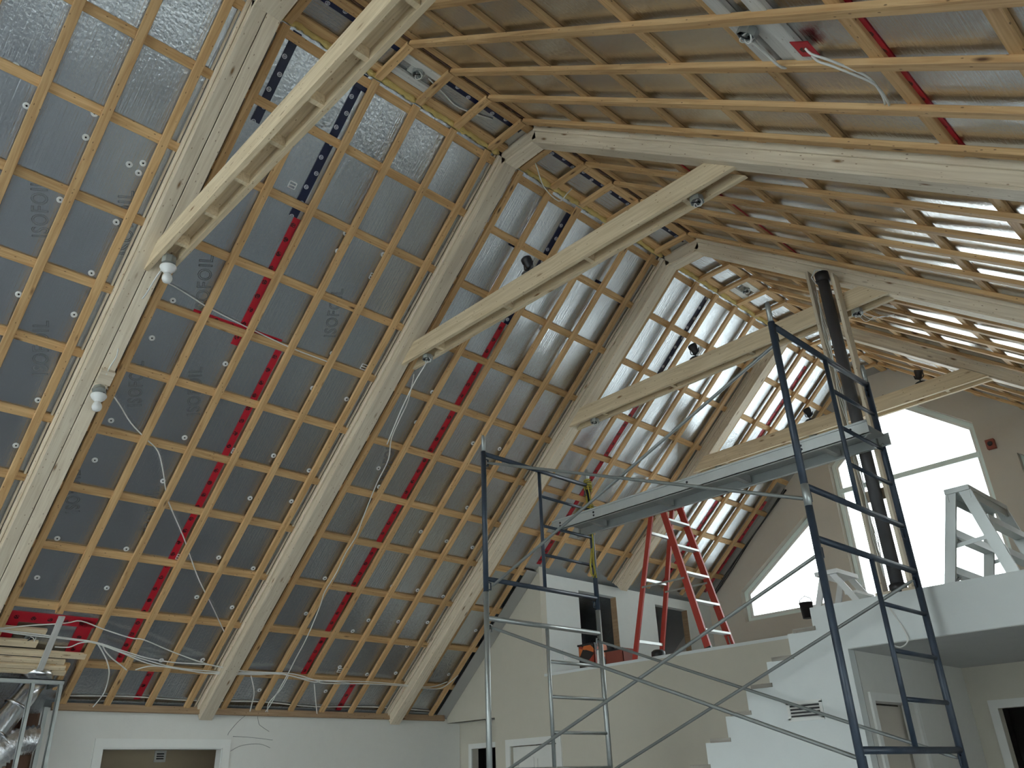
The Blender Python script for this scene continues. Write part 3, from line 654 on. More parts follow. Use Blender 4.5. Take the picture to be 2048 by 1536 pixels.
cable([SLL.P(s, y, -.045) for y, s in [(2.6, 6.38), (3.2, 6.36), (3.8, 6.38), (4.6, 6.36), (5.3, 6.40), (6.1, 6.37), (7.0, 6.40)]], .006, 'white cable lying along the foot of the left slope above the wall')
# thin wires curling on the left wall
for i, p in enumerate([[(4.52, 2.41), (4.4, 2.33), (4.33, 2.25), (4.30, 2.18), (4.36, 2.155)], [(4.35, 2.165), (4.49, 2.158), (4.68, 2.145), (4.83, 2.134), (4.83, 2.16)], [(4.34, 2.02), (4.45, 2.075), (4.66, 2.09), (4.81, 2.055)], [(4.6, 2.41), (4.62, 2.3), (4.66, 2.27), (4.78, 2.22)]]):
    cable([V((XW+.02+.03*math.sin(k*1.3), y, z)) for k, (y, z) in enumerate(p)], .0025, ['thin grey wire dropping from the wall top right of the doorway', 'thin straight wire on the left wall beside the doorway', 'thin curved wire low on the left wall beside the doorway', 'thin wire curl right of the other wires on the left wall'][i], name='thin_wire', cat='wire', mat=M_BRACE)
# cables at the ridge, right slope and loft
cable([V((X1+.139, 4.22, H+.02)), V((-3.874, 4.25, H-.05)), V((-3.96, 4.42, H-.11)), V((-4.0, 4.66, H-.12)), V((-3.93, 4.70, H-.06)), V((-3.9, 4.75, H+.02))], .005, 'white cable loop hanging from the ridge strip past the second beam')
cable([FLT.P(.25, 2.9, -.03), FLT.P(.2, 3.1, -.04), FLT.P(.16, 3.3, -.05), FLT.P(.25, 3.6, -.05)], .006, 'white cable crossing the ridge strip beside the ridge junction box')
for dy, lab in ((0, 'front white cable arching from the red tape on the right slope'), (.06, 'rear white cable arching from the red tape on the right slope')):
    cable([SLR.P(3.42, 2.85+dy, -.02), SLR.P(3.455, 2.865+dy, .0), SLR.P(3.514, 2.90+dy, .005), SLR.P(3.577, 2.98+dy, .0), SLR.P(3.63, 3.09+dy, -.01), SLR.P(3.607, 3.26+dy, -.02), SLR.P(3.563, 3.38+dy, -.03)], .006, lab)
cable([V((-2.44, YE-.005, FT-.1)), V((-2.37, YE-.02, 2.5)), V((-2.36, YE-.03, 2.42)), V((-2.42, YE-.03, 2.385)), V((-2.49, YE-.01, 2.42))], .005, 'white cable loop hanging under the loft edge by the scaffold')

# ------------------------------------------------------------------ junction boxes, lampholders and spotlights
def jbox(o, n, lab, wires=True, r=.05, cat='junction box'):
    o, n = V(o), V(n).normalized(); R = empty('junction_box', o); tag(R, lab, cat)
    mb = MB(); mb.lathe(o, n, [(r*.95, -.005), (r, .0), (r, .036), (r*.9, .036), (r*.88, .006)], 8); b = mb.build('box', M_GALV, R)
    for p in b.data.polygons: p.use_smooth = False
    u = n.orthogonal().normalized(); v = n.cross(u)
    for a in (0, 2.1, 4.2): MB().lathe(o+(u*math.cos(a)+v*math.sin(a))*r*.55+n*.004, n, [(.011, 0), (.011, .004), (.007, .004)], 8).build('knockout', M_BRACE, R)
    if wires:
        for k in range(3):
            a = k*2.2+.5; pts = []
            for q in range(9):
                t = q/8; ang = a+t*4.2; pts.append(o + n*(.02+.035*math.sin(t*math.pi)) + (u*math.cos(ang)+v*math.sin(ang))*(r*(.25+.55*t)))
            MB().tube(pts, .004, 6).build('wire', (M_CAB, M_WIRE, M_CAB)[k], R)
    return R
def lamp(o, n, drop, lab):
    """porcelain lampholder with an unlit bulb hanging from a metal box"""
    o, n = V(o), V(n).normalized(); dn = V(drop).normalized(); R = empty('lampholder', o); tag(R, lab, 'lamp')
    mb = MB(); mb.lathe(o, n, [(.050, -.01), (.052, .0), (.052, .05), (.044, .05)], 8); b = mb.build('metal_box', M_GALV, R)
    for p in b.data.polygons: p.use_smooth = False
    c = o+n*.05+dn*.025
    MB().lathe(c, dn, [(.02, -.02), (.058, 0), (.060, .008), (.052, .026), (.034, .046), (.024, .056), (.023, .062)], 20).build('porcelain_base', M_WPL, R)
    MB().lathe(c, dn, [(.016, .050), (.020, .060), (.031, .078), (.037, .098), (.037, .112), (.030, .130), (.016, .140), (.004, .142)], 16).build('bulb', M_WPL, R)
    MB().tube([o+n*.03+V((0, .03, 0)), o+n*.07+V((0, .03, .02)), c+V((0, .02, .02))], .004, 6).build('wire', M_WIRE, R)
    return R
dn = (0.02, 0, -1)
tb = lambda x, i: V((x, TIES[i]+TW/2, TZ))
lamp(V((-5.28, TIES[0]+TW/2, TZ+.0)), (0, 0, -1), (.06, .05, -1), 'white porcelain lampholder with bulb under the left end of the nearest tie')
blk = SLL.P(3.08, 1.66, BH)
board('lamp_block', M_BEAM, SLL.P(3.05, 1.605, BH), SLL.P(3.05, 1.71, BH), SLL.n, .12, .05)
bpy.data.objects['lamp_block']['label'] = 'small wooden block on the nearest box beam behind the lower lamp'; bpy.data.objects['lamp_block']['category'] = 'wood block'
lamp(SLL.P(3.18, 1.66, BH), SLL.n, (.1, 0, -1), 'white porcelain lampholder with bulb low on the nearest left beam')
lamp(V((-3.88, TIES[3]+TW/2, TZ)), (0, 0, -1), (.1, 0, -1), 'white lampholder with bulb under the fourth tie by the plank')
for o_, lab in ((tb(-5.25, 1), 'metal junction box with loose wires under left end of the second tie'), (tb(-2.25, 1), 'metal junction box with black wires under right end of the second tie'), (tb(-5.23, 2), 'metal junction box under left end of the third tie'), (tb(-2.2, 2), 'metal junction box with dangling wires under right end of third tie'), (tb(-5.2, 3), 'metal junction box under left end of the fourth tie')):
    jbox(o_, (0, 0, -1), lab)
cable([V((-5.27, 4.10, TZ-.03)), V((-5.36, 4.12, TZ-.07)), V((-5.5, 4.13, TZ-.16)), V((-5.75, 4.16, TZ-.36)), V((-6.0, 4.19, TZ-.62))], .006, 'white cable from the second tie junction box down beside the beam')
for k in range(3): cable([V((-2.2+.02*k, 6.43, TZ-.03)), V((-2.16+.05*k, 6.45, TZ-.12)), V((-2.08+.05*k, 6.47, TZ-.10-.02*k)), V((-2.02+.05*k, 6.45, TZ-.16))], .003, '%s thin wire dangling below the right end of the third tie' % ['left', 'middle', 'right'][k], name='thin_wire', cat='wire', mat=M_CAB, group='wires dangling under the third tie')
cable([V((-5.7, 1.66, SLL.P(2.36, 1.6, BH).z)), V((-5.62, 1.66, 5.06)), V((-5.45, 1.66, 5.13)), V((-5.3, 1.67, 5.18))], .006, 'short cable from a hole in the nearest beam to the upper lamp')
cable([SLL.P(2.80, 1.66, BH), SLL.P(2.86, 1.665, BH+.03), SLL.P(2.95, 1.655, BH+.03), SLL.P(3.02, 1.65, BH+.05)], .005, 'short cable from a hole in the nearest beam to the lower lamp')
def ridge_box(y0, y1, lab, lab2):
    for k, x_ in enumerate((.14, .22, .30)):
        if k == 1: o = board('backing_board', M_WWD, FLT.P(x_, y0+.1, FH), FLT.P(x_, y1-.1, FH), FLT.n, .07, .012)
        else: o = board('backing_board', M_WWD, FLT.P(x_, y0, FH), FLT.P(x_, y1, FH), FLT.n, .07, .03)
        tag(o, '%s pale backing board in the ridge strip %s' % (['left', 'middle', 'right'][k], lab2), 'backing board')
    jbox(FLT.P(.24, (y0+y1)/2, FH+.02), (0, 0, -1), lab)
ridge_box(2.63, 2.97, 'metal junction box on pale boards in the ridge strip past the nearest tie', 'nearest the camera')
ridge_box(7.47, 7.80, 'metal junction box in the ridge strip above the third bay', 'beyond the third beam')
# right slope fitting with whitewashed boards
for k, (s_, y_a, y_b) in enumerate(((3.14, 2.44, 2.98), (3.24, 2.62, 3.0), (3.345, 2.44, 3.0))):
    o = board('backing_board', M_WWD, SLR.P(s_, y_a, FH+.001), SLR.P(s_, y_b, FH+.001), SLR.n, .088, [.03, .012, .03][k]); tag(o, ['whitewashed board left of the junction box on the right slope', 'thin whitewashed board under the junction box on the right slope', 'whitewashed board beside the red tape on the right slope'][k], 'backing board')
jbox(SLR.P(3.2, 2.69, FH+.03), SLR.n, 'metal junction box with looped cable on whitewashed boards, right slope')
o = board('red_tape', M_RED, SLR.P(3.41, 2.80, FH+.032), SLR.P(3.41, 2.92, FH+.032), SLR.n, .10, .004); tag(o, 'square red tape patch on the end of the whitewashed boards', 'tape patch')
cable([SLR.P(3.2, 2.73, FH+.06), SLR.P(3.21, 2.85, FH+.06), SLR.P(3.24, 2.95, FH+.07), SLR.P(3.24, 3.02, FH+.02)], .007, 'white cable from the right slope junction box along its boards')
cable([V((-2.40, 4.20, TZ+.10)), V((-2.52, 4.22, TZ+.17)), V((-2.60, 4.23, TZ+.22)), V((-2.58, 4.24, TZ+.26)), V((-2.48, 4.25, TZ+.27)), V((-2.36, 4.24, TZ+.2))], .006, 'white cable loop standing up behind the right end of the second tie')
for k in range(3):
    cable([SLL.P(1.9+.4*q, 10.99+.022*k+.02*math.sin(q*1.3+k), .006) for q in range(6)], .008, '%s dark cable running down the left slope beside the far gable wall' % ['nearest', 'middle', 'furthest'][k], mat=M_WIRE)
cable([SLR.P(4.35, 3.55, -.03), SLR.P(4.5, 3.7, .0), SLR.P(4.75, 3.78, .0), SLR.P(5.0, 3.86, -.03)], .007, 'white cable tail low on the right slope before the second beam')
def spot(o, ax, lab):
    o = V(o); R = empty('spotlight', o); tag(R, lab, 'spotlight')
    MB().lathe(o, (0, 0, 1), [(.06, 0), (.062, .012), (.05, .022), (.012, .024)], 18).build('base_disc', M_BLACK, R)
    MB().tube([o+V((0, 0, .02)), o+V((0, 0, .06))], .008, 8).build('stem', M_BLACK, R)
    mb = MB()
    mb.tube([o+V((-.05, 0, .12)), o+V((-.045, 0, .08)), o+V((0, 0, .055)), o+V((.045, 0, .08)), o+V((.05, 0, .12))], .006, 6); mb.build('yoke', M_BLACK, R)
    c = o+V((0, 0, .115)); ax = V(ax).normalized()
    MB().lathe(c-ax*.05, ax, [(.022, 0), (.034, .012), (.036, .05), (.045, .075), (.047, .105), (.040, .105), (.032, .08)], 16).build('lamp_head', M_BLACK, R)
for i, x_ in ((1, -3.86), (2, -3.83), (3, -3.86)):
    spot((x_, TIES[i]+.05, TZ+TH), (-.25, -.2, .9), 'black spotlight standing on top of the %s tie' % BN[i])
spot((-2.55, 8.80, TZ+TH), (.3, -.3, .8), 'black spotlight on the fourth tie beside the black pipe')
jbox(SLL.P(5.74, 2.07, -.05), SLL.n, 'metal junction box among stacked boards above the ducts')

# ------------------------------------------------------------------ lower left: boards, white strap, studs and ducts
for k, (s_, a, b, w_, h) in enumerate(((5.64, 1.3, 2.16, .06, -.03), (5.77, 1.3, 2.13, .07, -.02), (5.87, 1.3, 2.58, .06, -.02), (5.935, 1.3, 2.42, .045, .0), (5.985, 1.3, 2.44, .045, .02), (6.04, 1.3, 2.46, .05, .02))):
    o = board('blocking_board', M_TIE, SLL.P(s_, a, h), SLL.P(s_, b, h), SLL.n, w_, .03); tag(o, 'rough pine board above the ductwork, %s from the top of the stack' % ORD[k], 'board', 'boards stacked above the ductwork')
o = board('white_strap', M_WWD, SLL.P(5.40, 2.20, .052), SLL.P(6.12, 2.24, .052), SLL.n, .055, .012); tag(o, 'whitewashed strap board crossing in front of the cables above the ducts', 'board')
for y_ in (2.33, 2.45):
    o = board('short_batten', M_BAT, SLL.P(5.95, y_, -.0), SLL.P(6.25, y_, -.0), SLL.n, .05, .03); tag(o, 'short pine offcut %s below the board stack by the ducts' % ('left' if y_ < 2.4 else 'right'), 'board')
XS = -8.35
r = empty('steel_stud_frame', (XS, 2.2, 0)); tag(r, 'galvanised steel stud frame around the ductwork at the left wall', 'stud frame')
mb = MB(); mb.box((XS-.05, 1.2, 2.575), (XS, 2.42, 2.583)); mb.box((XS-.004, 1.2, 2.545), (XS, 2.42, 2.583)); mb.box((XS-.05, 1.2, 2.545), (XS-.046, 2.42, 2.583)); mb.build('top_track', M_GALV, r)
for y_ in (1.75, 2.17, 2.40):
    mb = MB(); mb.box((XS-.045, y_-.016, 0), (XS-.005, y_-.012, 2.575)); mb.box((XS-.045, y_-.016, 0), (XS-.042, y_+.016, 2.575)); mb.box((XS-.008, y_-.016, 0), (XS-.005, y_+.016, 2.575)); mb.build('stud', M_GALV, r)
mb = MB(); mb.box((XW, 2.41, 2.545), (XS, 2.415, 2.58)); mb.box((XW, 2.44, 0), (XW+.04, 2.475, 2.40)); mb.build('side_stud', M_GALV, r)
r = empty('round_duct', (-8.7, 2.2, 2.6)); tag(r, 'shiny round metal duct sloping down behind the steel studs', 'duct')
MB().tube([(-8.62, 2.27, 2.72), (-8.62, 2.25, 2.60)], .14, 24).build('duct_collar', M_DUCT, r)
MB().tube([(-8.62, 2.26, 2.62), (-8.62, 2.20, 2.48), (-8.62, 2.08, 2.26), (-8.62, 1.96, 2.02), (-8.62, 1.80, 1.72)], [.10, .10, .10, .10, .10], 24).build('duct_run', M_DUCT, r)
mb = MB()
for t in (.25, .5, .75): 
    c = V((-8.62, 2.26, 2.62)).lerp(V((-8.62, 1.80, 1.72)), t); mb.tube([c, c+V((0, -.012, -.022))], .105, 24)
mb.build('duct_rib', M_DUCT, r)
rr = random.Random(3); pts = []; rad = []
for i in range(40):
    t = i/39; pts.append(V((-8.62, 2.36-.6*t, 2.10+.05*math.sin(t*3)-.62*t*t-.06*t))); rad.append(.115+(.010 if i % 2 else -.008)+rr.uniform(-.006, .006))
o = MB().tube(pts, rad, 20).build('flexible_duct', M_FLEX); tag(o, 'crinkled silver flexible duct curving below the round duct', 'duct')
o = board('wall_stud', M_PLY, V((-9.3, 2.28, 0)), V((-9.3, 2.28, 2.4)), V((1, 0, 0)), .09, .04); tag(o, 'brown timber stud behind the flexible duct', 'stud')
o = board('wall_stud', M_PLY, V((-9.3, 1.9, 0)), V((-9.3, 1.9, 2.4)), V((1, 0, 0)), .09, .04); tag(o, 'brown timber stud behind the round duct at far left', 'stud')

# ------------------------------------------------------------------ scaffold
def scaf(x, ys, yn, z0, z1, barz, rungs, mtop, lab, stub=True):
    """frame in the plane x; near post ys[0], inner post ys[1], far post ys[2]"""
    r = empty('scaffolding', (x, ys[0], z0)); tag(r, lab, 'scaffold frame')
    for y_ in (ys[0], ys[2]): MB().tube([(x, y_, z0), (x, y_, z1)], .0235, 12).build('post', mtop, r)
    for y_ in (ys[0], ys[2]):
        if stub: MB().tube([(x, y_, z1), (x, y_, z1+.13), (x, y_, z1+.16)], [.0185, .0185, .013], 10).build('coupling_pin', M_GALV, r)
    MB().tube([(x, ys[0], barz[0]), (x, ys[2], barz[0])], .0215, 12).build('top_bar', mtop, r)
    MB().tube([(x, ys[0], barz[1]), (x, ys[2], barz[1])], .0205, 12).build('bottom_bar', mtop, r)
    MB().tube([(x, ys[1], barz[0]), (x, ys[1], barz[1])], .0165, 10).build('inner_post', mtop, r)
    for z in rungs: MB().tube([(x, ys[1], z), (x, ys[2], z)], .0145, 10).build('rung', mtop, r)
    for y_ in (ys[0], ys[2]):
        for z in (barz[0]-.08, barz[1]-.06):
            sg = 1 if y_ == ys[0] else -1
            mb = MB(); mb.tube([(x, y_+sg*.02, z+.03), (x, y_+sg*.055, z+.03), (x, y_+sg*.055, z-.03), (x, y_+sg*.02, z-.03)], .007, 6); mb.build('brace_lock', mtop, r)
    return r
zc = 1.48+CH
for x_, ys, nm, mlow in ((-5.15, (4.67, 5.40, 6.12), 'left', M_GALV), (-2.15, (4.62, 5.37, 6.07), 'right', M_BLUE)):
    scaf(x_, ys, None, zc, 2.76+CH, (2.74+CH, 1.59+CH), [2.48+CH, 2.19+CH, 1.91+CH], M_BLUE, 'navy blue upper scaffold frame at the %s end of the plank' % nm)
    scaf(x_, ys, None, -.45+CH, zc-.002, (1.26+CH, .10+CH), [.96+CH, .67+CH, .385+CH], mlow, ('bare steel lower scaffold frame under the left upper frame' if nm == 'left' else 'navy blue lower scaffold frame under the right upper frame'), False)
    scaf(x_, ys, None, 0.02, -.452+CH, (-.65+CH, .25), [.55, .8], mlow, 'bottom %s scaffold frame standing on the floor' % nm, False)
o = MB().tube([(-2.15, 4.62, zc-.02), (-2.15, 4.62, zc+.12)], .0245, 12).build('post_sleeve', M_GALV); tag(o, 'bare metal sleeve joining the right scaffold frames at the near post', 'scaffold sleeve')
def brace(a, b, lab):
    a, b = V(a), V(b); d = (b-a).normalized()
    o = MB().tube([a, a+d*.03, a+d*.06, b-d*.06, b-d*.03, b], [.006, .010, .0125, .0125, .010, .006], 8).build('cross_brace', M_BRACE); tag(o, lab, 'scaffold brace')
ax, bx = -5.15, -2.15
n0, n1 = 4.66+.0, 4.62; f0, f1 = 6.15, 6.10
brace((ax, 4.715, 2.66+CH), (bx, 4.665, 1.51+CH), 'upper near scaffold brace falling from left frame top to right frame')
brace((ax, 4.735, 1.53+CH), (bx, 4.685, 2.64+CH), 'upper near scaffold brace rising from left frame to right frame top')
brace((ax, 4.715, 1.19+CH), (bx, 4.665, .05+CH), 'lower near scaffold brace falling to the right')
brace((ax, 4.735, .05+CH), (bx, 4.685, 1.19+CH), 'lower near scaffold brace rising to the right')
brace((ax, 6.075, 1.19+CH), (bx, 6.025, .05+CH), 'lower far scaffold brace falling to the right')
brace((ax, 6.055, .05+CH), (bx, 6.005, 1.19+CH), 'lower far scaffold brace rising to the right')
# plank
PZ = 2.20+CH; r = empty('scaffold_plank', (-5.15, 5.9, PZ)); tag(r, 'long aluminium scaffold plank spanning between the two upper frames', 'scaffold plank')
py0, py1 = 5.66, 6.04
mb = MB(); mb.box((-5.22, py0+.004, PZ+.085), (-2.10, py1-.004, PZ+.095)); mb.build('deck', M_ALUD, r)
for y_, sg in ((py0, 1), (py1, -1)):
    mb = MB(); mb.box((-5.25, min(y_, y_+sg*.006), PZ), (-2.07, max(y_, y_+sg*.006), PZ+.10)); mb.box((-5.25, min(y_, y_+sg*.035), PZ), (-2.07, max(y_, y_+sg*.035), PZ+.006)); mb.box((-5.25, min(y_, y_-sg*.012), PZ+.085), (-2.07, max(y_, y_), PZ+.10)); mb.build('side_rail', M_ALU, r)
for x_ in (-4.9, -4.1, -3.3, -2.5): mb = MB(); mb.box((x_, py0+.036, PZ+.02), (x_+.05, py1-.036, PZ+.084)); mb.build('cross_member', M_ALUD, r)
for x_ in (-5.15, -4.72, -3.66, -2.6, -2.2):
    for z_ in (.032, .062): MB().lathe((x_, py0-.001, PZ+z_), (0, -1, 0), [(.010, 0), (.010, .003), (.004, .004)], 10).build('rivet', M_BLACK, r)
for x_ in (-5.17, -2.13):
    for y_ in (py0+.05, py1-.05): mb = MB(); mb.tube([(x_-.02, y_, PZ+.06), (x_-.02, y_, PZ+.01), (x_, y_, PZ-.005), (x_+.02, y_, PZ+.01)], .008, 6); mb.build('hook', M_GALV, r)
# yellow rope tied to the far left post
P0 = V((-5.15, 6.12, 2.73+CH))
r = empty('yellow_rope', P0); tag(r, 'yellow rope knotted at the top of the left scaffold far post', 'rope')
def coil(c, rr_, n, zz, rad=.009):
    pts = [V(c)+V((math.cos(t*2*math.pi/10)*rr_, math.sin(t*2*math.pi/10)*rr_, zz*t/10)) for t in range(int(10*n)+1)]; return MB().tube(pts, rad, 6)
coil(P0+V((0, 0, -.05)), .036, 5, .024).build('knot', M_ROPE, r)
coil(P0+V((0, 0, -.25)), .036, 3, .022).build('knot', M_ROPE, r)
for dx, dy, L_ in ((.03, -.03, .95), (-.035, .02, .8), (.0, -.045, .55)):
    pts = [P0+V((dx*(1+.5*math.sin(k*1.1)), dy*(1+.4*math.cos(k*.9)), -L_*k/12)) for k in range(13)]; MB().tube(pts, .007, 6).build('strand', M_ROPE, r)
c = P0+V((.02, -.07, -.78))
MB().tube([c+V((.0, .03, .12)), c+V((.01, 0, .05)), c+V((.02, -.035, -.05)), c+V((.02, -.03, -.14)), c+V((.02, 0, -.17)), c+V((.02, .025, -.12)), c+V((.01, .02, -.02)), c+V((0, .03, .08))], .008, 6).build('loop', M_ROPE, r)

# ------------------------------------------------------------------ pipe column with timber cheeks
PX, PY = -2.365, 6.272
r = empty('pipe_chase', (PX, PY, FT)); tag(r, 'tall black drain pipe boxed between two pale timber cheeks on the loft edge', 'pipe column')
MB().tube([(PX, PY, FT), (PX, PY, 4.0+CH)], .049, 20).build('pipe', M_PIPE, r)
MB().lathe((PX, PY, 3.91+CH), (0, 0, 1), [(.051, 0), (.060, .004), (.060, .09), (.051, .094)], 20).build('coupling', M_BLACK, r)
MB().lathe((PX, PY, FT), (0, 0, 1), [(.064, 0), (.064, .06), (.052, .07)], 20).build('base_coupling', M_BLACK, r)
for x_, zt_ in ((PX-.125, 4.06), (PX+.088, 3.93)):
    board('cheek_board', M_BEAM, V((x_, PY+.005, FT+.02)), V((x_, PY+.005, zt_+CH)), V((1, 0, 0)), .105, .028, r)
mb = MB()
for z in (1.9, 2.7, 3.5): mb.box((PX-.097, PY+.052, z+CH), (PX+.088, PY+.062, z+.09+CH))
mb.build('cross_block', M_BEAM, r)
for k in range(4):
    pts = [V((PX-.085+.008*k+.010*math.sin(q*1.7+k), PY-.02, 3.85+CH-2.55*q/16)) for q in range(17)]
    MB().tube(pts, .0035, 5).build('cable', M_CAB, r)
mb = MB(); mb.tube([(PX-.05, PY-.04, 3.9+CH), (PX-.07, PY-.06, 3.97+CH), (PX-.02, PY-.07, 4.02+CH), (PX+.03, PY-.06, 4.0+CH)], .006, 6); mb.build('cable', M_CAB, r)
mb = MB(); mb.box((PX-.16, PY-.05, FT), (PX+.15, PY+.09, FT+.02)); mb.build('sole_plate', M_BEAM, r)

# ------------------------------------------------------------------ ladders
def rail(a, b, w_, t, n): return MB().bar(a, b, w_, t, n)
def astep(name, lab, cat, xF, xB, xT, y0, y1, z0, zt, col, nstep, sgn, tope=.12, texty=False):
    """step ladder: climbing side foot xF, brace side foot xB, top around xT; width along y"""
    r = empty(name, ((xF+xB)/2, (y0+y1)/2, z0)); tag(r, lab, cat)
    ti = .05
    F = lambda y, t: V((xF+(xT+sgn*.05-xF)*t, y+(ti if y == y0 else -ti)*t, z0+(zt-z0)*t))
    B = lambda y, t: V((xB+(xT-sgn*.05-xB)*t, y+(ti if y == y0 else -ti)*t, z0+(zt-z0)*t))
    for y in (y0, y1):
        rail(F(y, 0), F(y, 1), .075, .028, (0, 1, 0)).build('step_rail', col, r); rail(B(y, 0), B(y, 1), .055, .025, (0, 1, 0)).build('brace_rail', col, r)
        mb = MB(); mb.bar(F(y, .015), F(y, -.0), .085, .04, (0, 1, 0)); mb.build('foot', M_BLACK, r)
        MB().bar(F(y, .45)+V((0, -.02, 0)), B(y, .45)+V((0, -.02, 0)), .02, .005, (0, 1, 0)).build('spreader', M_GALV, r)
    for k in range(nstep):
        t = (k+.65)/(nstep+.45); a, b = F(y0, t), F(y1, t)
        MB().bar(a, b, .085, .022, (0, 0, 1)).build('step', M_ALU, r)
    for t in (.12, .5, .8): MB().bar(B(y0, t), B(y1, t), .03, .03, (0, 0, 1)).build('rear_rung', M_ALU, r)
    mb = MB(); c = V((xT, (y0+y1)/2, zt)); mb.box((xT-.1, y0+ti-.03, zt-.03), (xT+.1, y1-ti+.03, zt+.02)); mb.build('top_cap', col if not texty else M_ALU, r)
    for y in (y0, y1):
        MB().bar(F(y, .14)+V((0, 0, 0)), V((F(y, 0).x, (y0+y1)/2, F(y, .14).z)).lerp(F(y, .02), .85), .015, .004, (0, 1, 0)).build('foot_brace', M_GALV, r)
    return r
astep('step_ladder', 'red fibreglass step ladder with aluminium steps standing on the loft', 'step ladder', -4.83, -5.80, -5.3, 7.45, 7.93, FT, FT+1.72, M_REDF, 5, 1)
# low aluminium work stand at the right
r = empty('work_stand', (-1.9, 7.0, FT)); tag(r, 'wide grey aluminium folding step stand on the loft, in front of the big window', 'step ladder')
yA, yB = 6.62, 7.45; zt = 1.90+CH
for y in (yA, yB):
    rail((-2.13, y, FT), (-1.93, y, zt), .075, .03, (0, 1, 0)).build('rail', M_ALU, r)
    rail((-1.66, y, FT), (-1.83, y, zt), .085, .03, (0, 1, 0)).build('rail', M_ALU, r)
    mb = MB(); mb.box((-2.17, y-.03, FT), (-2.09, y+.03, FT+.03)); mb.build('foot', M_BLACK, r)
    MB().bar((-2.04, y+.02, FT+.33), (-1.74, y+.02, FT+.36), .03, .008, (0, 1, 0)).build('spreader', M_ALU, r)
for z_ in (FT+.16, FT+.43):
    t = (z_-FT)/(zt-FT); xx = -2.13+.2*t; MB().bar((xx, yA, z_), (xx, yB, z_), .075, .06, (0, 0, 1)).build('step', M_ALU, r)
    xx = -1.66-.17*t; MB().bar((xx, yA, z_+.06), (xx, yB, z_+.06), .075, .05, (0, 0, 1)).build('step', M_ALU, r)
    xa = -2.13+.2*t; mb = MB(); mb.bar((xa, yA+.02, z_-.10), (xa, yA+.18, z_-.02), .02, .012, (1, 0, 0)); mb.build('corner_gusset', M_ALU, r)
mb = MB(); mb.box((-1.97, yA-.03, zt-.01), (-1.79, yB+.03, zt+.03)); mb.box((-1.965, yA-.02, zt-.07), (-1.955, yB+.02, zt-.01)); mb.box((-1.805, yA-.02, zt-.07), (-1.795, yB+.02, zt-.01)); mb.build('platform', M_ALU, r)
# small white folding stool by the stair head
r = empty('step_stool', (-3.0, 6.75, FT)); tag(r, 'small white folding step stool at the head of the stairs', 'step stool')
for y in (6.62, 6.95):
    rail((-3.20, y, FT), (-3.08, y, FT+.32), .05, .02, (0, 1, 0)).build('leg', M_WPL, r); rail((-2.80, y, FT), (-3.0, y, FT+.32), .05, .02, (0, 1, 0)).build('leg', M_WPL, r)
mb = MB(); mb.box((-3.14, 6.59, FT+.31), (-2.94, 6.98, FT+.345)); mb.build('top', M_WPL, r)
mb = MB(); mb.bar((-2.88, 6.62, FT+.14), (-2.88, 6.95, FT+.14), .1, .02, (0, 0, 1)); mb.build('step', M_WPL, r)
# items on the loft edge
r = empty('paint_pail', (-3.32, 6.7, FT)); tag(r, 'small black pail beside the white step stool', 'pail')
MB().lathe((-3.30, 6.66, FT), (0, 0, 1), [(.045, 0), (.055, .12), (.058, .12), (.058, .13), (.05, .13), (.045, .02)], 16).build('body', M_BLACK, r)
MB().tube([(-3.355, 6.66, FT+.12), (-3.35, 6.66, FT+.16), (-3.30, 6.66, FT+.185), (-3.25, 6.66, FT+.16), (-3.245, 6.66, FT+.12)], .004, 6).build('handle', M_BRACE, r)
def crate(x0, x1, y, z1, lab, m):
    r = empty('storage_box', ((x0+x1)/2, y+.12, FT)); tag(r, lab, 'box')
    mb = MB(); t = .008
    mb.box((x0, y, FT), (x1, y+.24, FT+t)); mb.box((x0, y, FT), (x0+t, y+.24, z1)); mb.box((x1-t, y, FT), (x1, y+.24, z1)); mb.box((x0, y, FT), (x1, y+t, z1)); mb.box((x0, y+.24-t, FT), (x1, y+.24, z1)); mb.build('body', m, r)
    mb = MB(); mb.box((x0-.01, y-.01, z1-.02), (x1+.01, y-.001, z1)); mb.box((x0-.01, y+.241, z1-.02), (x1+.01, y+.25, z1)); mb.build('rim', M_BLACK, r)
crate(-6.62, -6.38, 7.46, FT+.28, 'orange and black patterned box on the loft edge, under the left closet opening', M_BIN)
crate(-6.22, -5.96, 7.46, FT+.17, 'low dark red patterned box beside the orange one on the loft edge', M_BRICKRED)
o = MB().lathe((-6.28, 7.42, FT), (0, 0, 1), [(.022, 0), (.026, .004), (.026, .17), (.022, .175), (.008, .175)], 14).build('paper_roll', M_WPL); tag(o, 'upright white roll between the patterned boxes on the loft edge', 'roll')
o = MB().lathe((-5.52, 7.52, FT), (0, 0, 1), [(.07, 0), (.078, .02), (.075, .07), (.05, .09), (.01, .095)], 16).build('rubber_bowl', M_BLACK); tag(o, 'low black rounded tub beside the red ladder foot', 'tub')
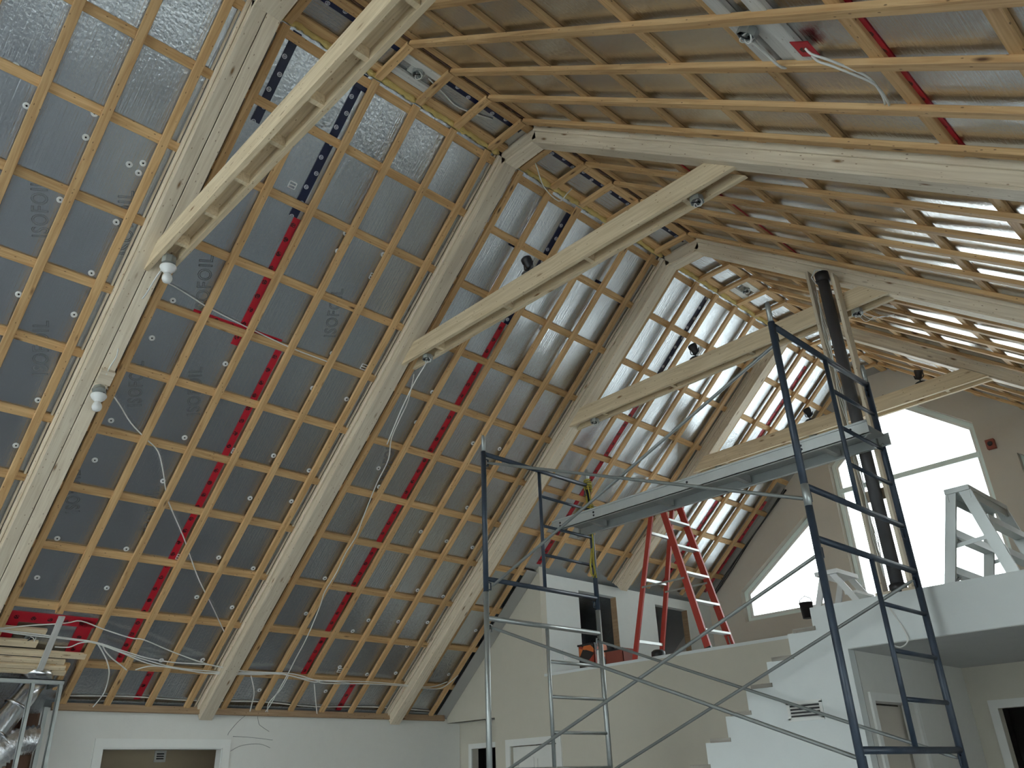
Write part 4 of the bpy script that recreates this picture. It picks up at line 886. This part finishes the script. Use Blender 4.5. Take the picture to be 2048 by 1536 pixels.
# wall plates
def plate(c, u, v, n, w_, h, lab, slot=True, name='light_switch', cat='switch'):
    c, u, v, n = V(c), V(u), V(v), V(n); r = empty(name, c); tag(r, lab, cat)
    MB().bar(c-v*h/2+n*.003, c+v*h/2+n*.003, w_, .006, n).build('cover_plate', M_WPL, r)
    if slot: MB().bar(c-v*h*.25+n*.008, c+v*h*.25+n*.008, w_*.45, .006, n).build('rocker', M_TRIM, r)
plate((-7.08, 7.72, 1.42+CH), (0, 1, 0), (0, 0, 1), (1, 0, 0), .075, .12, 'white light switch on the knee wall left of the closet opening')
plate((-7.08, 9.1, 1.45+CH), (0, 1, 0), (0, 0, 1), (1, 0, 0), .075, .12, 'white wall plate on the knee wall between the closet openings', name='wall_plate', cat='wall plate')
r = empty('exterior_alarm', (-2.6, GY-.03, 3.66+CH)); tag(r, 'small dark red box at the right jamb of the big window', 'alarm box')
MB().box((-2.66, GY-.07, 3.60+CH), (-2.56, GY, 3.72+CH)).build('housing', M_BRICKRED, r); MB().lathe((-2.61, GY-.07, 3.66+CH), (0, -1, 0), [(.03, 0), (.03, .01), (.01, .015)], 12).build('button', M_BLACK, r)
def vent(c, u, n, w_, h, nsl, lab, slat_v=False):
    c, u, n = V(c), V(u), V(n); z = V((0, 0, 1)); r = empty('air_vent', c); tag(r, lab, 'air vent')
    mb = MB(); f = .022
    for a, b in ((c-u*w_/2-z*h/2, c+u*w_/2-z*h/2), (c-u*w_/2+z*h/2, c+u*w_/2+z*h/2)): mb.bar(a-u*f/2+n*.006, b+u*f/2+n*.006, f, .012, n)
    for a, b in ((c-u*w_/2-z*h/2, c-u*w_/2+z*h/2), (c+u*w_/2-z*h/2, c+u*w_/2+z*h/2)): mb.bar(a+n*.006, b+n*.006, f, .012, n)
    mb.build('frame', M_TRIM, r)
    MB().bar(c-u*w_/2+n*.001, c+u*w_/2+n*.001, h, .002, n).build('backing', M_BLACK, r)
    mb = MB()
    for k in range(nsl):
        zz = -h/2+h*(k+.5)/nsl; q = (n*.7+z*.7).normalized(); mb.bar(c-u*w_/2+z*zz+n*.008, c+u*w_/2+z*zz+n*.008, h/nsl*.62, .002, q)
    mb.build('slats', M_TRIM, r)
vent((-3.25, YE, .43+CH), (1, 0, 0), (0, -1, 0), .27, .12, 5, 'white slatted air vent on the stair wall')
vent((-10.2, 4.13, .43+CH), (0, 1, 0), (1, 0, 0), .11, .10, 4, 'small slatted vent on the wall seen through the left doorway')
# stair treads
r = empty('staircase', (-4.4, 6.85, 0)); tag(r, 'stair flight rising to the loft behind the stepped white wall', 'staircase')
x = -3.06; z = 1.0+CH; k = 0
while z > .1:
    mb = MB(); mb.box((x-.245, YE+.105, z-.03), (x+.005, Y1-.01, z)); mb.build('tread', M_PLY, r)
    mb = MB(); mb.box((x-.002, YE+.105, z), (x+.01, Y1-.01, min(z+.157, FT-.06))); mb.build('riser', M_PLY, r)
    if k > 0 or True:
        mb = MB(); mb.box((x-.17, YE-.012, z-.002), (x+.02, YE+.104, z+.028)); mb.build('tread_stub', M_STUB, r)
    x -= .2255; z -= .187; k += 1
